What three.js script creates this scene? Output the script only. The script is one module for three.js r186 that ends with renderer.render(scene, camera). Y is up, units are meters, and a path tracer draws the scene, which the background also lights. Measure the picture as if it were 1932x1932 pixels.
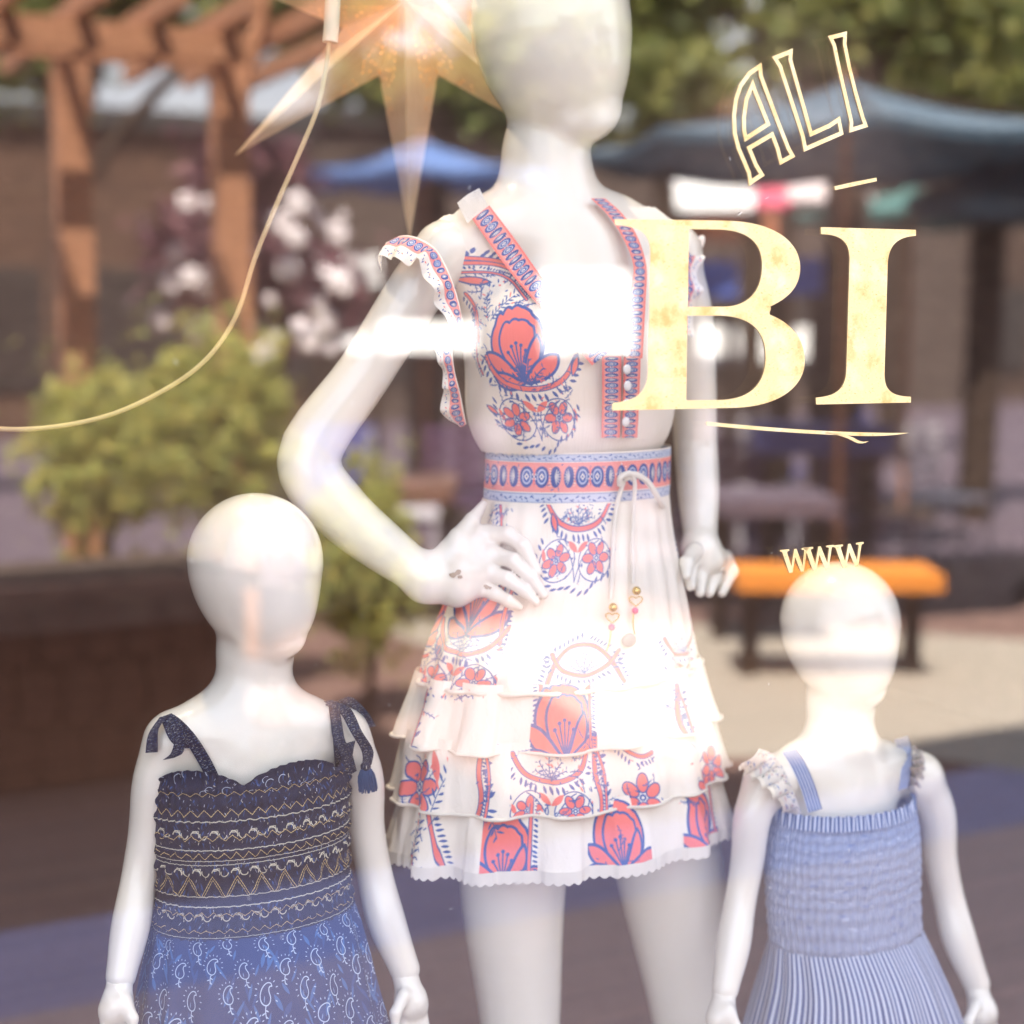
import * as THREE from 'three';
import { mergeGeometries } from 'three/addons/utils/BufferGeometryUtils.js';
import { FontLoader } from 'three/addons/loaders/FontLoader.js';
import { ImprovedNoise } from 'three/addons/math/ImprovedNoise.js';

// ---------------------------------------------------------------- camera, sky, sun, exposure
const V = (x, y, z) => new THREE.Vector3(x, y, z);
const scene = new THREE.Scene();
const EYE = V(0, 1.55, 1.49), YAW = THREE.MathUtils.degToRad(27.5), PITCH = THREE.MathUtils.degToRad(-6.45), FL = 3000;
const FWD = V(Math.sin(YAW) * Math.cos(PITCH), Math.sin(PITCH), -Math.cos(YAW) * Math.cos(PITCH));
const RIGHT = V(Math.cos(YAW), 0, Math.sin(YAW)), UPV = RIGHT.clone().cross(FWD);
const camera = new THREE.PerspectiveCamera(THREE.MathUtils.radToDeg(2 * Math.atan(966 / FL)), 1, 0.05, 400);
camera.position.copy(EYE); camera.lookAt(EYE.clone().add(FWD));
camera.focus = 1.89; camera.userData.fStop = 1.9;

const SUN = V(-0.30, 1.0, -0.42).normalize();
{                                                            // hazy summer sky: pale at the horizon, soft broken cloud
  const W = 512, H = 256, data = new Float32Array(W * H * 4), N = new ImprovedNoise();
  for (let j = 0; j < H; j++) for (let i = 0; i < W; i++) {
    const el = ((j + 0.5) / H - 0.5) * Math.PI, az = (i + 0.5) / W * 2 * Math.PI, x = Math.cos(el) * Math.cos(az), y = Math.sin(el), z = Math.cos(el) * Math.sin(az), t = Math.pow(Math.max(0, y), 0.55);
    let f = 0; for (let k = 0, s = 2.2, a = 0.6; k < 5; k++, s *= 2.1, a *= 0.55) f += a * N.noise(x * s + 4, y * s * 1.7 + 9, z * s + 2);
    const c = THREE.MathUtils.smoothstep(f, -0.05, 0.4) * 0.8, o = (j * W + i) * 4;
    [[0.92, 0.44], [0.91, 0.57], [0.88, 0.84]].forEach(([h, q], k) => { const b = h + (q - h) * t; data[o + k] = 0.64 * (b + ([1.25, 1.2, 1.12][k] - b) * c); }); data[o + 3] = 1;
  }
  const t = new THREE.DataTexture(data, W, H, THREE.RGBAFormat, THREE.FloatType); t.mapping = THREE.EquirectangularReflectionMapping; t.magFilter = THREE.LinearFilter; t.needsUpdate = true; scene.background = t; scene.environment = t;
}
const sun = new THREE.DirectionalLight(new THREE.Color(1.0, 0.93, 0.82), 5.0);
sun.position.copy(SUN).multiplyScalar(40).add(V(4, 0, 6)); sun.target.position.set(4, 0, 6); sun.name = 'sun';
sun.castShadow = true; sun.shadow.mapSize.set(4096, 4096);
Object.assign(sun.shadow.camera, { left: -25, right: 25, top: 25, bottom: -25, near: 1, far: 90 });
scene.add(sun, sun.target);
const renderer = new THREE.WebGLRenderer({ antialias: true });
renderer.toneMapping = THREE.LinearToneMapping; renderer.toneMappingExposure = 5.9;
renderer.shadowMap.enabled = true;

// ---------------------------------------------------------------- helpers
let seed = 7;
const rnd = () => { seed = (seed * 1664525 + 1013904223) >>> 0; return seed / 4294967296; };
const rr = (a, b) => a + (b - a) * rnd();
const PN = new ImprovedNoise();
const noise = (x, y = 0, z = 0) => PN.noise(x + 31.7, y + 17.3, z + 5.1);
const ray = (u, v) => FWD.clone().addScaledVector(RIGHT, (u - 966) / FL).addScaledVector(UPV, -(v - 966) / FL);
const at = (u, v, z) => { const d = ray(u, v); return EYE.clone().addScaledVector(d, (z - EYE.z) / d.z); };   // the point seen there at depth z behind the pane
const seen = (u, v, D) => { const p = EYE.clone().addScaledVector(ray(u, v), D); return V(p.x, p.y, -p.z); }; // the place in the street that the pane mirrors there
const mm = (p) => p.clone().sub(EYE).dot(FWD) / FL;                                                          // metres per picture unit at a point
const project = (p) => { const q = p.clone().sub(EYE), w = q.dot(FWD); return [966 + FL * q.dot(RIGHT) / w, 966 - FL * q.dot(UPV) / w]; };
const used = {};
const numbered = (n) => { used[n] = (used[n] ?? -1) + 1; return used[n] ? `${n}_${String(used[n]).padStart(3, '0')}` : n; };
const lin = (r, g, b) => new THREE.Color().setRGB(r, g, b);
const mat = (c, rough = 0.7, o = {}) => new THREE.MeshPhysicalMaterial({ color: c, roughness: rough, side: THREE.DoubleSide, ...o });
function thing(name, label, category, pos = V(0, 0, 0), group) {
  const o = new THREE.Group(); o.name = numbered(name); o.position.copy(pos); o.userData = { label, category };
  if (group) o.userData.group = group;
  scene.add(o); return o;
}
function part(parent, name, geo, m) {                      // geometry in world coordinates, stored relative to its thing
  const k = new THREE.Mesh(geo, m); k.name = name; k.castShadow = k.receiveShadow = true;
  const off = V(0, 0, 0); for (let p = parent; p && p !== scene; p = p.parent) off.add(p.position);
  geo.translate(-off.x, -off.y, -off.z); parent.add(k); return k;
}
function struct(name, geo, m) { const k = new THREE.Mesh(geo, m); k.name = name; k.userData.kind = 'structure'; k.castShadow = k.receiveShadow = true; scene.add(k); return k; }
const box = (x0, x1, y0, y1, z0, z1) => new THREE.BoxGeometry(x1 - x0, y1 - y0, z1 - z0).translate((x0 + x1) / 2, (y0 + y1) / 2, (z0 + z1) / 2);
const merge = (a) => mergeGeometries(a.map((g) => { const h = g.index ? g.toNonIndexed() : g; for (const k of Object.keys(h.attributes)) if (!['position', 'normal', 'uv'].includes(k)) h.deleteAttribute(k); return h; }));
const tube = (pts, r, seg = 40, rad = 8) => new THREE.TubeGeometry(new THREE.CatmullRomCurve3(pts), seg, r, rad, false);
function canvasTex(w, h, draw, repeat = false, srgb = true) {
  const c = document.createElement('canvas'); c.width = w; c.height = h; draw(c.getContext('2d'), w, h);
  const t = new THREE.CanvasTexture(c); if (srgb) t.colorSpace = THREE.SRGBColorSpace;
  t.wrapS = THREE.RepeatWrapping; t.wrapT = repeat ? THREE.RepeatWrapping : THREE.ClampToEdgeWrapping; t.magFilter = THREE.LinearFilter; return t;
}
function grid(nu, nv, f) {                                  // f(i/nu, j/nv) -> {p, u, v}
  const pos = [], uv = [], idx = [];
  for (let j = 0; j <= nv; j++) for (let i = 0; i <= nu; i++) { const q = f(i / nu, j / nv); pos.push(q.p.x, q.p.y, q.p.z); uv.push(q.u, q.v); }
  for (let j = 0; j < nv; j++) for (let i = 0; i < nu; i++) { const a = j * (nu + 1) + i, b = a + 1, c = a + nu + 1, d = c + 1; idx.push(a, b, c, b, d, c); }
  const g = new THREE.BufferGeometry();
  g.setAttribute('position', new THREE.Float32BufferAttribute(pos, 3)); g.setAttribute('uv', new THREE.Float32BufferAttribute(uv, 2));
  g.setIndex(idx); g.computeVertexNormals(); return g;
}
// signed distances: tapered capsules and ellipsoids under a smooth minimum
const bone = (p, r1, q, r2) => { const ba = q.clone().sub(p), l2 = ba.lengthSq(); return (x, y, z) => { const t = Math.min(1, Math.max(0, ((x - p.x) * ba.x + (y - p.y) * ba.y + (z - p.z) * ba.z) / l2)); return Math.hypot(x - p.x - ba.x * t, y - p.y - ba.y * t, z - p.z - ba.z * t) - (r1 + (r2 - r1) * t); }; };
const ball = (c, rx, ry, rz) => (x, y, z) => { const a = (x - c.x) / rx, b = (y - c.y) / ry, d = (z - c.z) / rz, k0 = Math.hypot(a, b, d), k1 = Math.hypot(a / rx, b / ry, d / rz); return k1 < 1e-9 ? -Math.min(rx, ry, rz) : k0 * (k0 - 1) / k1; };
// a limb through joints: a smooth run of short tapered pieces, so that it swells and thins without knots
const chain = (...js) => {
  const c = new THREE.CatmullRomCurve3(js.map((j) => j.p)), n = (js.length - 1) * 5, P = [], R = []; let lo = 1e9, mid = V(0, 0, 0);
  for (let i = 0; i <= n; i++) { const s = i / 5, k = Math.min(js.length - 2, Math.floor(s)), f = s - k, r = [js[Math.max(0, k - 1)].r, js[k].r, js[k + 1].r, js[Math.min(js.length - 1, k + 2)].r]; P.push(c.getPoint(i / n)); R.push(0.5 * (2 * r[1] + (r[2] - r[0]) * f + (2 * r[0] - 5 * r[1] + 4 * r[2] - r[3]) * f * f + (3 * r[1] - r[0] - 3 * r[2] + r[3]) * f * f * f)); mid.add(P[i]); }
  mid.divideScalar(n + 1); const far = Math.max(...P.map((p, i) => p.distanceTo(mid) + R[i])), seg = P.slice(1).map((p, i) => bone(P[i], R[i], p, R[i + 1]));
  return (x, y, z) => { const q = Math.hypot(x - mid.x, y - mid.y, z - mid.z) - far; if (q > 0.12) return q; let d = 1e3; for (const f of seg) { const e = f(x, y, z); if (e < d) d = e; } return d; };
};
const smin = (a, b, k) => { const h = Math.max(k - Math.abs(a - b), 0) / k; return Math.min(a, b) - h * h * k / 4; };
const blend = (list, k) => (x, y, z) => { let d = 1e3; for (const f of list) d = smin(d, f(x, y, z), k); return d; };
const union = (...fs) => (x, y, z) => { let d = 1e3; for (const f of fs) d = Math.min(d, f(x, y, z)); return d; };
function skin(field, lo, hi, h, opt = {}) {                 // surface nets
  const n = [0, 1, 2].map((k) => Math.ceil((hi.getComponent(k) - lo.getComponent(k)) / h) + 1), [nx, ny, nz] = n, B = 6, val = new Float32Array(nx * ny * nz), at3 = (i, j, k) => (k * ny + j) * nx + i;
  for (let K = 0; K < nz; K += B) for (let J = 0; J < ny; J += B) for (let I = 0; I < nx; I += B) {
    const c = field(lo.x + (I + B / 2) * h, lo.y + (J + B / 2) * h, lo.z + (K + B / 2) * h), far = Math.abs(c) > h * B * 1.5;
    for (let k = K; k < Math.min(K + B, nz); k++) for (let j = J; j < Math.min(J + B, ny); j++) for (let i = I; i < Math.min(I + B, nx); i++)
      val[at3(i, j, k)] = far ? c : field(lo.x + i * h, lo.y + j * h, lo.z + k * h);
  }
  const id = new Int32Array(nx * ny * nz).fill(-1), pos = [], idx = [];
  for (let k = 0; k < nz - 1; k++) for (let j = 0; j < ny - 1; j++) for (let i = 0; i < nx - 1; i++) {
    let m = 0; for (let c = 0; c < 8; c++) if (val[at3(i + (c & 1), j + (c >> 1 & 1), k + (c >> 2))] < 0) m |= 1 << c;
    if (m === 0 || m === 255) continue;
    let x = 0, y = 0, z = 0, s = 0;
    for (let c = 0; c < 8; c++) for (const b of [1, 2, 4]) if (!(c & b)) {
      const d = c | b; if ((m >> c & 1) === (m >> d & 1)) continue;
      const va = val[at3(i + (c & 1), j + (c >> 1 & 1), k + (c >> 2))], vb = val[at3(i + (d & 1), j + (d >> 1 & 1), k + (d >> 2))], t = va / (va - vb);
      x += (c & 1) + (b === 1 ? t : 0); y += (c >> 1 & 1) + (b === 2 ? t : 0); z += (c >> 2) + (b === 4 ? t : 0); s++;
    }
    id[at3(i, j, k)] = pos.length / 3; pos.push(lo.x + (i + x / s) * h, lo.y + (j + y / s) * h, lo.z + (k + z / s) * h);
  }
  const keep = opt.keep ?? (() => true), ok = new Uint8Array(pos.length / 3); for (let q = 0; q < ok.length; q++) ok[q] = keep(pos[q * 3], pos[q * 3 + 1], pos[q * 3 + 2]) ? 1 : 0;
  const quad = (a, b, c, d, flip) => { if (a < 0 || b < 0 || c < 0 || d < 0 || !(ok[a] && ok[b] && ok[c] && ok[d])) return; flip ? idx.push(a, c, b, b, c, d) : idx.push(a, b, c, b, d, c); };
  for (let k = 1; k < nz - 1; k++) for (let j = 1; j < ny - 1; j++) for (let i = 1; i < nx - 1; i++) {
    const s = val[at3(i, j, k)] < 0;
    if (s !== val[at3(i + 1, j, k)] < 0) quad(id[at3(i, j - 1, k - 1)], id[at3(i, j, k - 1)], id[at3(i, j - 1, k)], id[at3(i, j, k)], !s);
    if (s !== val[at3(i, j + 1, k)] < 0) quad(id[at3(i - 1, j, k - 1)], id[at3(i, j, k - 1)], id[at3(i - 1, j, k)], id[at3(i, j, k)], s);
    if (s !== val[at3(i, j, k + 1)] < 0) quad(id[at3(i - 1, j - 1, k)], id[at3(i, j - 1, k)], id[at3(i - 1, j, k)], id[at3(i, j, k)], !s);
  }
  const nor = new Float32Array(pos.length), uv = new Float32Array(pos.length / 3 * 2), e = h * 0.6;
  for (let q = 0; q < ok.length; q++) {
    const x = pos[q * 3], y = pos[q * 3 + 1], z = pos[q * 3 + 2], g = V(field(x + e, y, z) - field(x - e, y, z), field(x, y + e, z) - field(x, y - e, z), field(x, y, z + e) - field(x, y, z - e)).normalize();
    nor.set([g.x, g.y, g.z], q * 3); if (opt.uv) uv.set(opt.uv(x, y, z), q * 2);
  }
  const g = new THREE.BufferGeometry();
  g.setAttribute('position', new THREE.Float32BufferAttribute(pos, 3)); g.setAttribute('normal', new THREE.BufferAttribute(nor, 3)); g.setAttribute('uv', new THREE.BufferAttribute(uv, 2)); g.setIndex(idx); return g;
}
function hit(field, u, v, lift = 0) {                       // first point of a field along a line of sight
  const d = ray(u, v).normalize(); let t = 1.5;
  for (let i = 0; i < 160; i++) { const p = EYE.clone().addScaledVector(d, t), s = field(p.x, p.y, p.z); if (s < 0.0005) return p.addScaledVector(d, -lift); t += Math.max(0.0006, s * 0.8); if (t > 3.2) break; }
  return null;
}
// a cloth tube of horizontal rings; rows: [v, left u, right u, half depth]
function loft(rows, z0, fold = () => 0) {
  const R = rows.map(([v, uL, uR, b]) => { const c = at((uL + uR) / 2, v, z0), hw = (uR - uL) / 2 * mm(c); return [c.x, c.y, c.z, Math.sqrt(Math.max(1e-4, hw * hw - (b * 0.462) ** 2)) / 0.887, b]; });
  const row = (t) => { const s = Math.min(1, Math.max(0, t)) * (R.length - 1), i = Math.min(R.length - 2, Math.floor(s)), f = s - i, P = [R[Math.max(0, i - 1)], R[i], R[i + 1], R[Math.min(R.length - 1, i + 2)]];
    return [0, 1, 2, 3, 4].map((k) => { const [a, b, c, d] = P.map((q) => q[k]); return 0.5 * (2 * b + (c - a) * f + (2 * a - 5 * b + 4 * c - d) * f * f + (3 * b - a - 3 * c + d) * f * f * f); }); };
  const L = { rows: R, row };
  L.pt = (al, t, out = 0) => { const [cx, cy, cz, a, b] = row(t), k = fold(al, t) + out, s = Math.sin(al), c = Math.cos(al), l = Math.hypot(s / a, c / b); return V(cx + a * s + k * s / a / l, cy, cz + b * c + k * c / b / l); };
  const M = row(0.6), N = 720, acc = [0]; for (let i = 1; i <= N; i++) { const al = (i - 0.5) / N * 2 * Math.PI - Math.PI; acc.push(acc[i - 1] + Math.hypot(M[3] * Math.cos(al), M[4] * Math.sin(al)) * 2 * Math.PI / N); }
  const arc = (al) => { const q = (al + Math.PI) / (2 * Math.PI) * N, i = Math.min(N - 1, Math.max(0, Math.floor(q))); return acc[i] + (acc[i + 1] - acc[i]) * (q - i) - acc[N / 2]; };
  L.span = [arc(-1.95), arc(1.95)]; L.arcU = (al) => (arc(al) - L.span[0]) / (L.span[1] - L.span[0]);
  L.wmm = (L.span[1] - L.span[0]) * 1000; L.hmm = R.slice(1).reduce((s, q, i) => s + Math.hypot(q[1] - R[i][1], (q[3] + q[4] - R[i][3] - R[i][4]) / 2), 0) * 1000;
  L.geo = (nu, nv, t0 = 0, t1 = 1, edge = () => 0) => grid(nu, nv, (i, j) => { const al = (i * 2 - 1) * Math.PI, t = t0 + (t1 - t0) * j, p = L.pt(al, t); p.y += edge(al, j); return { p, u: L.arcU(al), v: 1 - t }; });
  L.find = (u, v) => { let best = [0, 0, 1e9]; for (let i = -100; i <= 100; i += 2) { const al = i * Math.PI / 180; for (let t = 0; t <= 1.0001; t += 0.05) { const [a, b] = project(L.pt(al, t)), d = Math.hypot(a - u, b - v); if (d < best[2]) best = [al, t, d]; } }
    let [al, t] = best; for (let s = 0.03; s > 0.002; s *= 0.6) for (const [da, dt] of [[s, 0], [-s, 0], [0, s], [0, -s]]) { const [a, b] = project(L.pt(al + da, t + dt)), d = Math.hypot(a - u, b - v); if (d < best[2]) { best = [al + da, t + dt, d]; [al, t] = best; } } return [al, t]; };
  L.on = (u, v, out = 0.003) => L.pt(...L.find(u, v), out);
  return L;
}
const ribbon = (pts, ups, w, seg = 60, wave = 0, nw = 0) => { // a strip along pts; ups points across it
  const c = new THREE.CatmullRomCurve3(pts), d = new THREE.CatmullRomCurve3(ups), len = c.getLength();
  return grid(seg, 5, (i, j) => { const p = c.getPoint(i), o = d.getPoint(i).normalize(), tan = c.getTangent(i), nrm = tan.clone().cross(o).normalize(), s = j - 0.5;
    p.addScaledVector(o, s * w); if (wave) p.addScaledVector(nrm, wave * (0.3 + j) * Math.sin(i * nw * 6.283 + 2 * noise(i * 5, 3))); return { p, u: i * len / w, v: j }; });
};

// ---------------------------------------------------------------- colours and cloth prints
const INK = '#4263a8', CORAL = '#f4807b', DEEP = '#38569c', PALE = '#b9c5df', CLOTH = '#f3ece0';
const leaf = (c, x, y, a, l, w, col) => { c.save(); c.translate(x, y); c.rotate(a); c.fillStyle = col; c.beginPath(); c.moveTo(0, 0); c.quadraticCurveTo(l / 2, -w, l, 0); c.quadraticCurveTo(l / 2, w, 0, 0); c.fill(); c.restore(); };
function flower(c, x, y, r, n = 6, rot = 0) {
  c.save(); c.translate(x, y); c.rotate(rot);
  for (let i = 0; i < n; i++) { c.save(); c.rotate(i * 2 * Math.PI / n); c.beginPath(); c.ellipse(0, -r * 0.62, r * 0.27, r * 0.4, 0, 0, 7); c.fillStyle = CORAL; c.fill(); c.strokeStyle = INK; c.lineWidth = r * 0.06; c.stroke(); c.restore(); }
  c.fillStyle = INK; c.beginPath(); c.arc(0, 0, r * 0.16, 0, 7); c.fill(); c.fillStyle = CLOTH; c.beginPath(); c.arc(0, 0, r * 0.07, 0, 7); c.fill(); c.restore();
}
function poppy(c, x, y, s, rot = 0) {                        // s = height
  c.save(); c.translate(x, y); c.rotate(rot); c.scale(s / 110, s / 110); c.lineJoin = 'round'; c.strokeStyle = INK; c.fillStyle = CORAL; c.lineWidth = 4.2;
  const shape = (f, w = 4.2) => { c.beginPath(); f(); c.closePath(); c.fill(); c.lineWidth = w; c.stroke(); };
  shape(() => { c.moveTo(-4, 46); c.bezierCurveTo(-52, 20, -44, -20, -34, -36); for (const [a, b] of [[-22, -50], [-8, -56], [8, -56], [22, -48], [32, -36]]) c.quadraticCurveTo(a - 10, b - 8, a, b); c.bezierCurveTo(46, -12, 44, 22, 4, 46); });
  shape(() => { c.moveTo(-2, 46); c.bezierCurveTo(-30, 10, -30, -14, -22, -30); for (const [a, b] of [[-10, -36], [4, -38], [18, -34], [26, -26]]) c.quadraticCurveTo(a - 8, b - 6, a, b); c.bezierCurveTo(30, 0, 24, 24, 2, 46); }, 3.5);
  shape(() => { c.moveTo(0, 50); c.bezierCurveTo(-18, 10, -36, 0, -54, 2); c.bezierCurveTo(-50, 26, -30, 46, 0, 50); });
  shape(() => { c.moveTo(0, 50); c.bezierCurveTo(14, 4, 22, -8, 30, -14); c.bezierCurveTo(40, 4, 34, 30, 0, 50); }, 4);
  shape(() => { c.moveTo(0, 52); c.bezierCurveTo(20, 24, 40, 10, 58, 18); c.bezierCurveTo(62, 44, 30, 56, 0, 52); });
  shape(() => { c.moveTo(0, 52); c.bezierCurveTo(-20, 34, -38, 28, -48, 36); c.bezierCurveTo(-46, 60, -16, 66, 0, 52); });
  c.lineWidth = 2; for (const [a, b] of [[-14, 6], [-8, -2], [-1, -6], [6, -2], [12, 6]]) { c.beginPath(); c.moveTo(0, 42); c.quadraticCurveTo(a * 0.4, 22, a, b); c.stroke(); c.fillStyle = INK; c.beginPath(); c.arc(a, b, 2.6, 0, 7); c.fill(); }
  c.restore();
}
function sprig(c, x, y, a, l, n = 5) {
  c.save(); c.translate(x, y); c.rotate(a); c.strokeStyle = INK; c.lineWidth = 1.2; c.beginPath(); c.moveTo(0, 0); c.quadraticCurveTo(l / 2, -l * 0.12, l, 0); c.stroke();
  for (let i = 1; i <= n; i++) { const q = l * i / n; leaf(c, q, -l * 0.06, -0.9, l * 0.22, l * 0.05, i % 3 ? INK : CORAL); leaf(c, q - l * 0.08, -l * 0.04, 0.9, l * 0.2, l * 0.05, INK); } c.restore();
}
function border(c, pts, side = 1, w = 5) {                   // coral line with a row of blue drops beside it
  c.lineCap = 'round'; const path = () => { c.beginPath(); c.moveTo(...pts[0]); for (let i = 1; i < pts.length - 1; i++) c.quadraticCurveTo(...pts[i], (pts[i][0] + pts[i + 1][0]) / 2, (pts[i][1] + pts[i + 1][1]) / 2); c.lineTo(...pts[pts.length - 1]); c.stroke(); };
  c.strokeStyle = INK; c.lineWidth = w + 2; path(); c.strokeStyle = CORAL; c.lineWidth = w; path();
  let rest = 0; for (let i = 1; i < pts.length; i++) { const [x0, y0] = pts[i - 1], [x1, y1] = pts[i], l = Math.hypot(x1 - x0, y1 - y0), a = Math.atan2(y1 - y0, x1 - x0); for (; rest < l; rest += w * 1.5) leaf(c, x0 + (x1 - x0) * rest / l - Math.sin(a) * side * w, y0 + (y1 - y0) * rest / l + Math.cos(a) * side * w, a + side * 1.2, w * 2.1, w * 0.75, INK); rest -= l; }
}
function fill(c, x, y, w, h, n) { for (let i = 0; i < n; i++) { const px = x + rnd() * w, py = y + rnd() * h; if (rnd() < 0.3) sprig(c, px, py, rnd() * 6.3, rr(10, 18), 3); else leaf(c, px, py, rnd() * 6.3, rr(4, 8), rr(1.2, 2.6), rnd() < 0.78 ? INK : CORAL); } }
function bouquet(c, x, y, s) {                               // curved line, two flowers below, sprigs between; s = width
  c.save(); c.translate(x, y); c.scale(s / 100, s / 100);
  border(c, [[-46, -40], [-38, -20], [-14, -8], [14, -8], [36, -18], [48, -40]], 1, 4.5);
  for (const [a, l] of [[-1.57, 26], [-2.2, 22], [-0.9, 22], [-2.7, 20], [-0.4, 20]]) sprig(c, 0, -12, a, l, 4);
  c.strokeStyle = INK; c.lineWidth = 1.2; for (const q of [-1, 1]) { c.beginPath(); c.moveTo(0, 46); c.quadraticCurveTo(q * 6, 12, q * 28, 4); c.stroke(); c.beginPath(); c.arc(q * 25, 24, 22, 0, 7); c.stroke(); leaf(c, 0, 16, q > 0 ? -0.7 : -2.4, 18, 7, CORAL); leaf(c, q * 46, 12, 1.2, 16, 5, CORAL); }
  flower(c, -26, 24, 17, 6, 0.2); flower(c, 26, 22, 18, 6, 0.5);
  for (let i = 0; i < 22; i++) { const a = Math.PI * (i / 21), q = 50 + 4 * Math.sin(i * 5); leaf(c, q * Math.cos(a), 8 + q * Math.sin(a) * 0.9, a + 1, 9, 3, INK); }
  c.restore();
}
function weave(c, w, h, col) { c.fillStyle = col; c.fillRect(0, 0, w, h); for (let i = 0; i < w * h / 260; i++) { c.fillStyle = rnd() < 0.5 ? 'rgba(255,250,238,.25)' : 'rgba(214,200,178,.16)'; rnd() < 0.5 ? c.fillRect(rnd() * w, rnd() * h, 1, rr(6, 30)) : c.fillRect(rnd() * w, rnd() * h, rr(6, 30), 1); } }
// the medallion border used on the waistband, neckline and placket; one repeat is 110 x 42
function medallions(c, n, w, h) {
  c.save(); c.scale(w / (110 * n), h / 42); c.fillStyle = '#f29a94'; c.fillRect(0, 0, 110 * n, 42); for (let i = 0; i < 26 * n; i++) leaf(c, rnd() * 110 * n, 4 + rnd() * 34, rnd() * 6, rr(4, 8), rr(1, 2), i % 3 ? INK : CLOTH);
  for (let k = 0; k < n; k++) {
    c.save(); c.translate(55 + 110 * k, 21);
    for (const q of [-1, 1]) {
      c.fillStyle = DEEP; c.beginPath(); c.ellipse(q * 15, 0, 14, 15, 0, 0, 7); c.fill(); c.beginPath(); c.ellipse(q * 42, 0, 10, 15, 0, 0, 7); c.fill();
      c.fillStyle = PALE; c.beginPath(); c.ellipse(q * 15, 0, 9.5, 10.5, 0, 0, 7); c.fill(); c.fillStyle = INK; c.beginPath(); c.ellipse(q * 15, 0, 7, 8, 0, 0, 7); c.fill();
      c.fillStyle = CLOTH; c.beginPath(); c.moveTo(q * 15 - 5, 0); c.lineTo(q * 15, -5); c.lineTo(q * 15 + 5, 0); c.lineTo(q * 15, 5); c.fill(); c.fillStyle = INK; c.beginPath(); c.arc(q * 15, 0, 1.8, 0, 7); c.fill();
      for (let i = -3; i <= 3; i++) { leaf(c, q * 40, 0, (q > 0 ? 0 : Math.PI) + i * 0.38, 13, 1.5, CLOTH); leaf(c, q * 28, i * 4, (q > 0 ? 0 : Math.PI), 7, 1, CLOTH); }
    }
    for (const q of [-1, 1]) { leaf(c, 0, 0, q * 1.57, 15, 3.5, CORAL); leaf(c, -4, 0, q * 1.9, 12, 1.4, DEEP); leaf(c, 4, 0, q * 1.2, 12, 1.4, DEEP); }
    c.fillStyle = CLOTH; for (const [a, b] of [[0, 0], [-3, 3], [3, 3], [-3, -3], [3, -3]]) { c.beginPath(); c.arc(a, b, 1.3, 0, 7); c.fill(); } c.restore();
  } c.restore();
}
// crinkled cotton: fine uneven ridges along the cloth
const crinkle = canvasTex(1024, 512, (c, w, h) => { c.fillStyle = '#808080'; c.fillRect(0, 0, w, h); c.lineCap = 'round'; for (let i = 0; i < 900; i++) { c.strokeStyle = `rgba(${rnd() < 0.5 ? '255,255,255' : '0,0,0'},${rr(0.05, 0.22)})`; c.lineWidth = rr(1.5, 7); let x = rnd() * w, y = rnd() * h; c.beginPath(); c.moveTo(x, y); for (let k = 0; k < 4; k++) c.lineTo(x += rr(-6, 6), y += rr(10, 40)); c.stroke(); } }, true, false);
const clothMat = (map, o = {}) => mat(lin(1, 1, 1), 0.9, { map, bumpMap: crinkle, bumpScale: 0.0016, ...o });
// ---------------------------------------------------------------- the shop: walls, display, pane
const speckle = (base, amp, s = 256, n = 9000) => canvasTex(s, s, (c, w, h) => { c.fillStyle = base; c.fillRect(0, 0, w, h); for (let i = 0; i < n; i++) { const q = rnd(); c.fillStyle = q < 0.5 ? `rgba(0,0,0,${amp * rnd()})` : `rgba(255,240,220,${amp * rnd()})`; c.fillRect(rnd() * w, rnd() * h, rr(1, 4), rr(1, 3)); } }, true);
const wallTex = speckle('#8d7d70', 0.25), darkTex = speckle('#776a6c', 0.12), deckTex = canvasTex(512, 512, (c, w, h) => { c.fillStyle = '#5b4238'; c.fillRect(0, 0, w, h); for (let i = 0; i < 1500; i++) { c.fillStyle = `rgba(${rnd() < 0.5 ? '20,10,5' : '150,115,95'},${rr(0.03, 0.2)})`; c.fillRect(rnd() * w, rnd() * h, rr(40, 220), rr(0.6, 2)); } }, true);
const wallM = mat(lin(0.9, 0.85, 0.8), 0.85, { map: wallTex }), darkM = mat(lin(1, 0.95, 0.9), 0.9, { map: darkTex }), deckM = mat(lin(1, 1, 1), 0.6, { map: deckTex });
const WX0 = -0.55, WX1 = 2.55, WY0 = 0.42, WY1 = 2.75;
struct('shop_facade_with_shade_block', merge([box(-9, WX0, 0, 6.5, -0.22, 0.02), box(WX1, 14, 0, 6.5, -0.22, 0.02), box(WX0, WX1, 0, WY0, -0.22, 0.02), box(WX0, WX1, WY1, 6.5, -0.22, 0.02), box(-9, 14, 6.5, 6.8, -9, 0.2), box(-12, -0.75, 6.8, 10.5, -9, 0.02)]), wallM);  // the raised left block is added, out of view, to lengthen the shadow
struct('shop_interior', merge([box(-3.4, -3.2, 0, 3.2, -6.2, -0.23), box(4.2, 4.4, 0, 3.2, -6.2, -0.23), box(-3.4, 4.4, 0, 3.2, -6.4, -6.2), box(-3.4, 4.4, 3.2, 3.4, -6.4, -0.23)]), darkM);
struct('shop_floor', box(-3.2, 4.2, 0.0, 0.12, -6.2, -0.23), deckM);
struct('display_platform', box(-0.9, 1.8, 0.125, 0.28, -0.62, -0.235), mat(lin(0.66, 0.67, 0.68), 0.6));
const frameM = mat(lin(0.05, 0.045, 0.04), 0.4), win = thing('shop_window', 'large clear shop window pane carrying gold lettering in front of the mannequins', 'shop window', V(1, WY0, 0));
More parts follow.
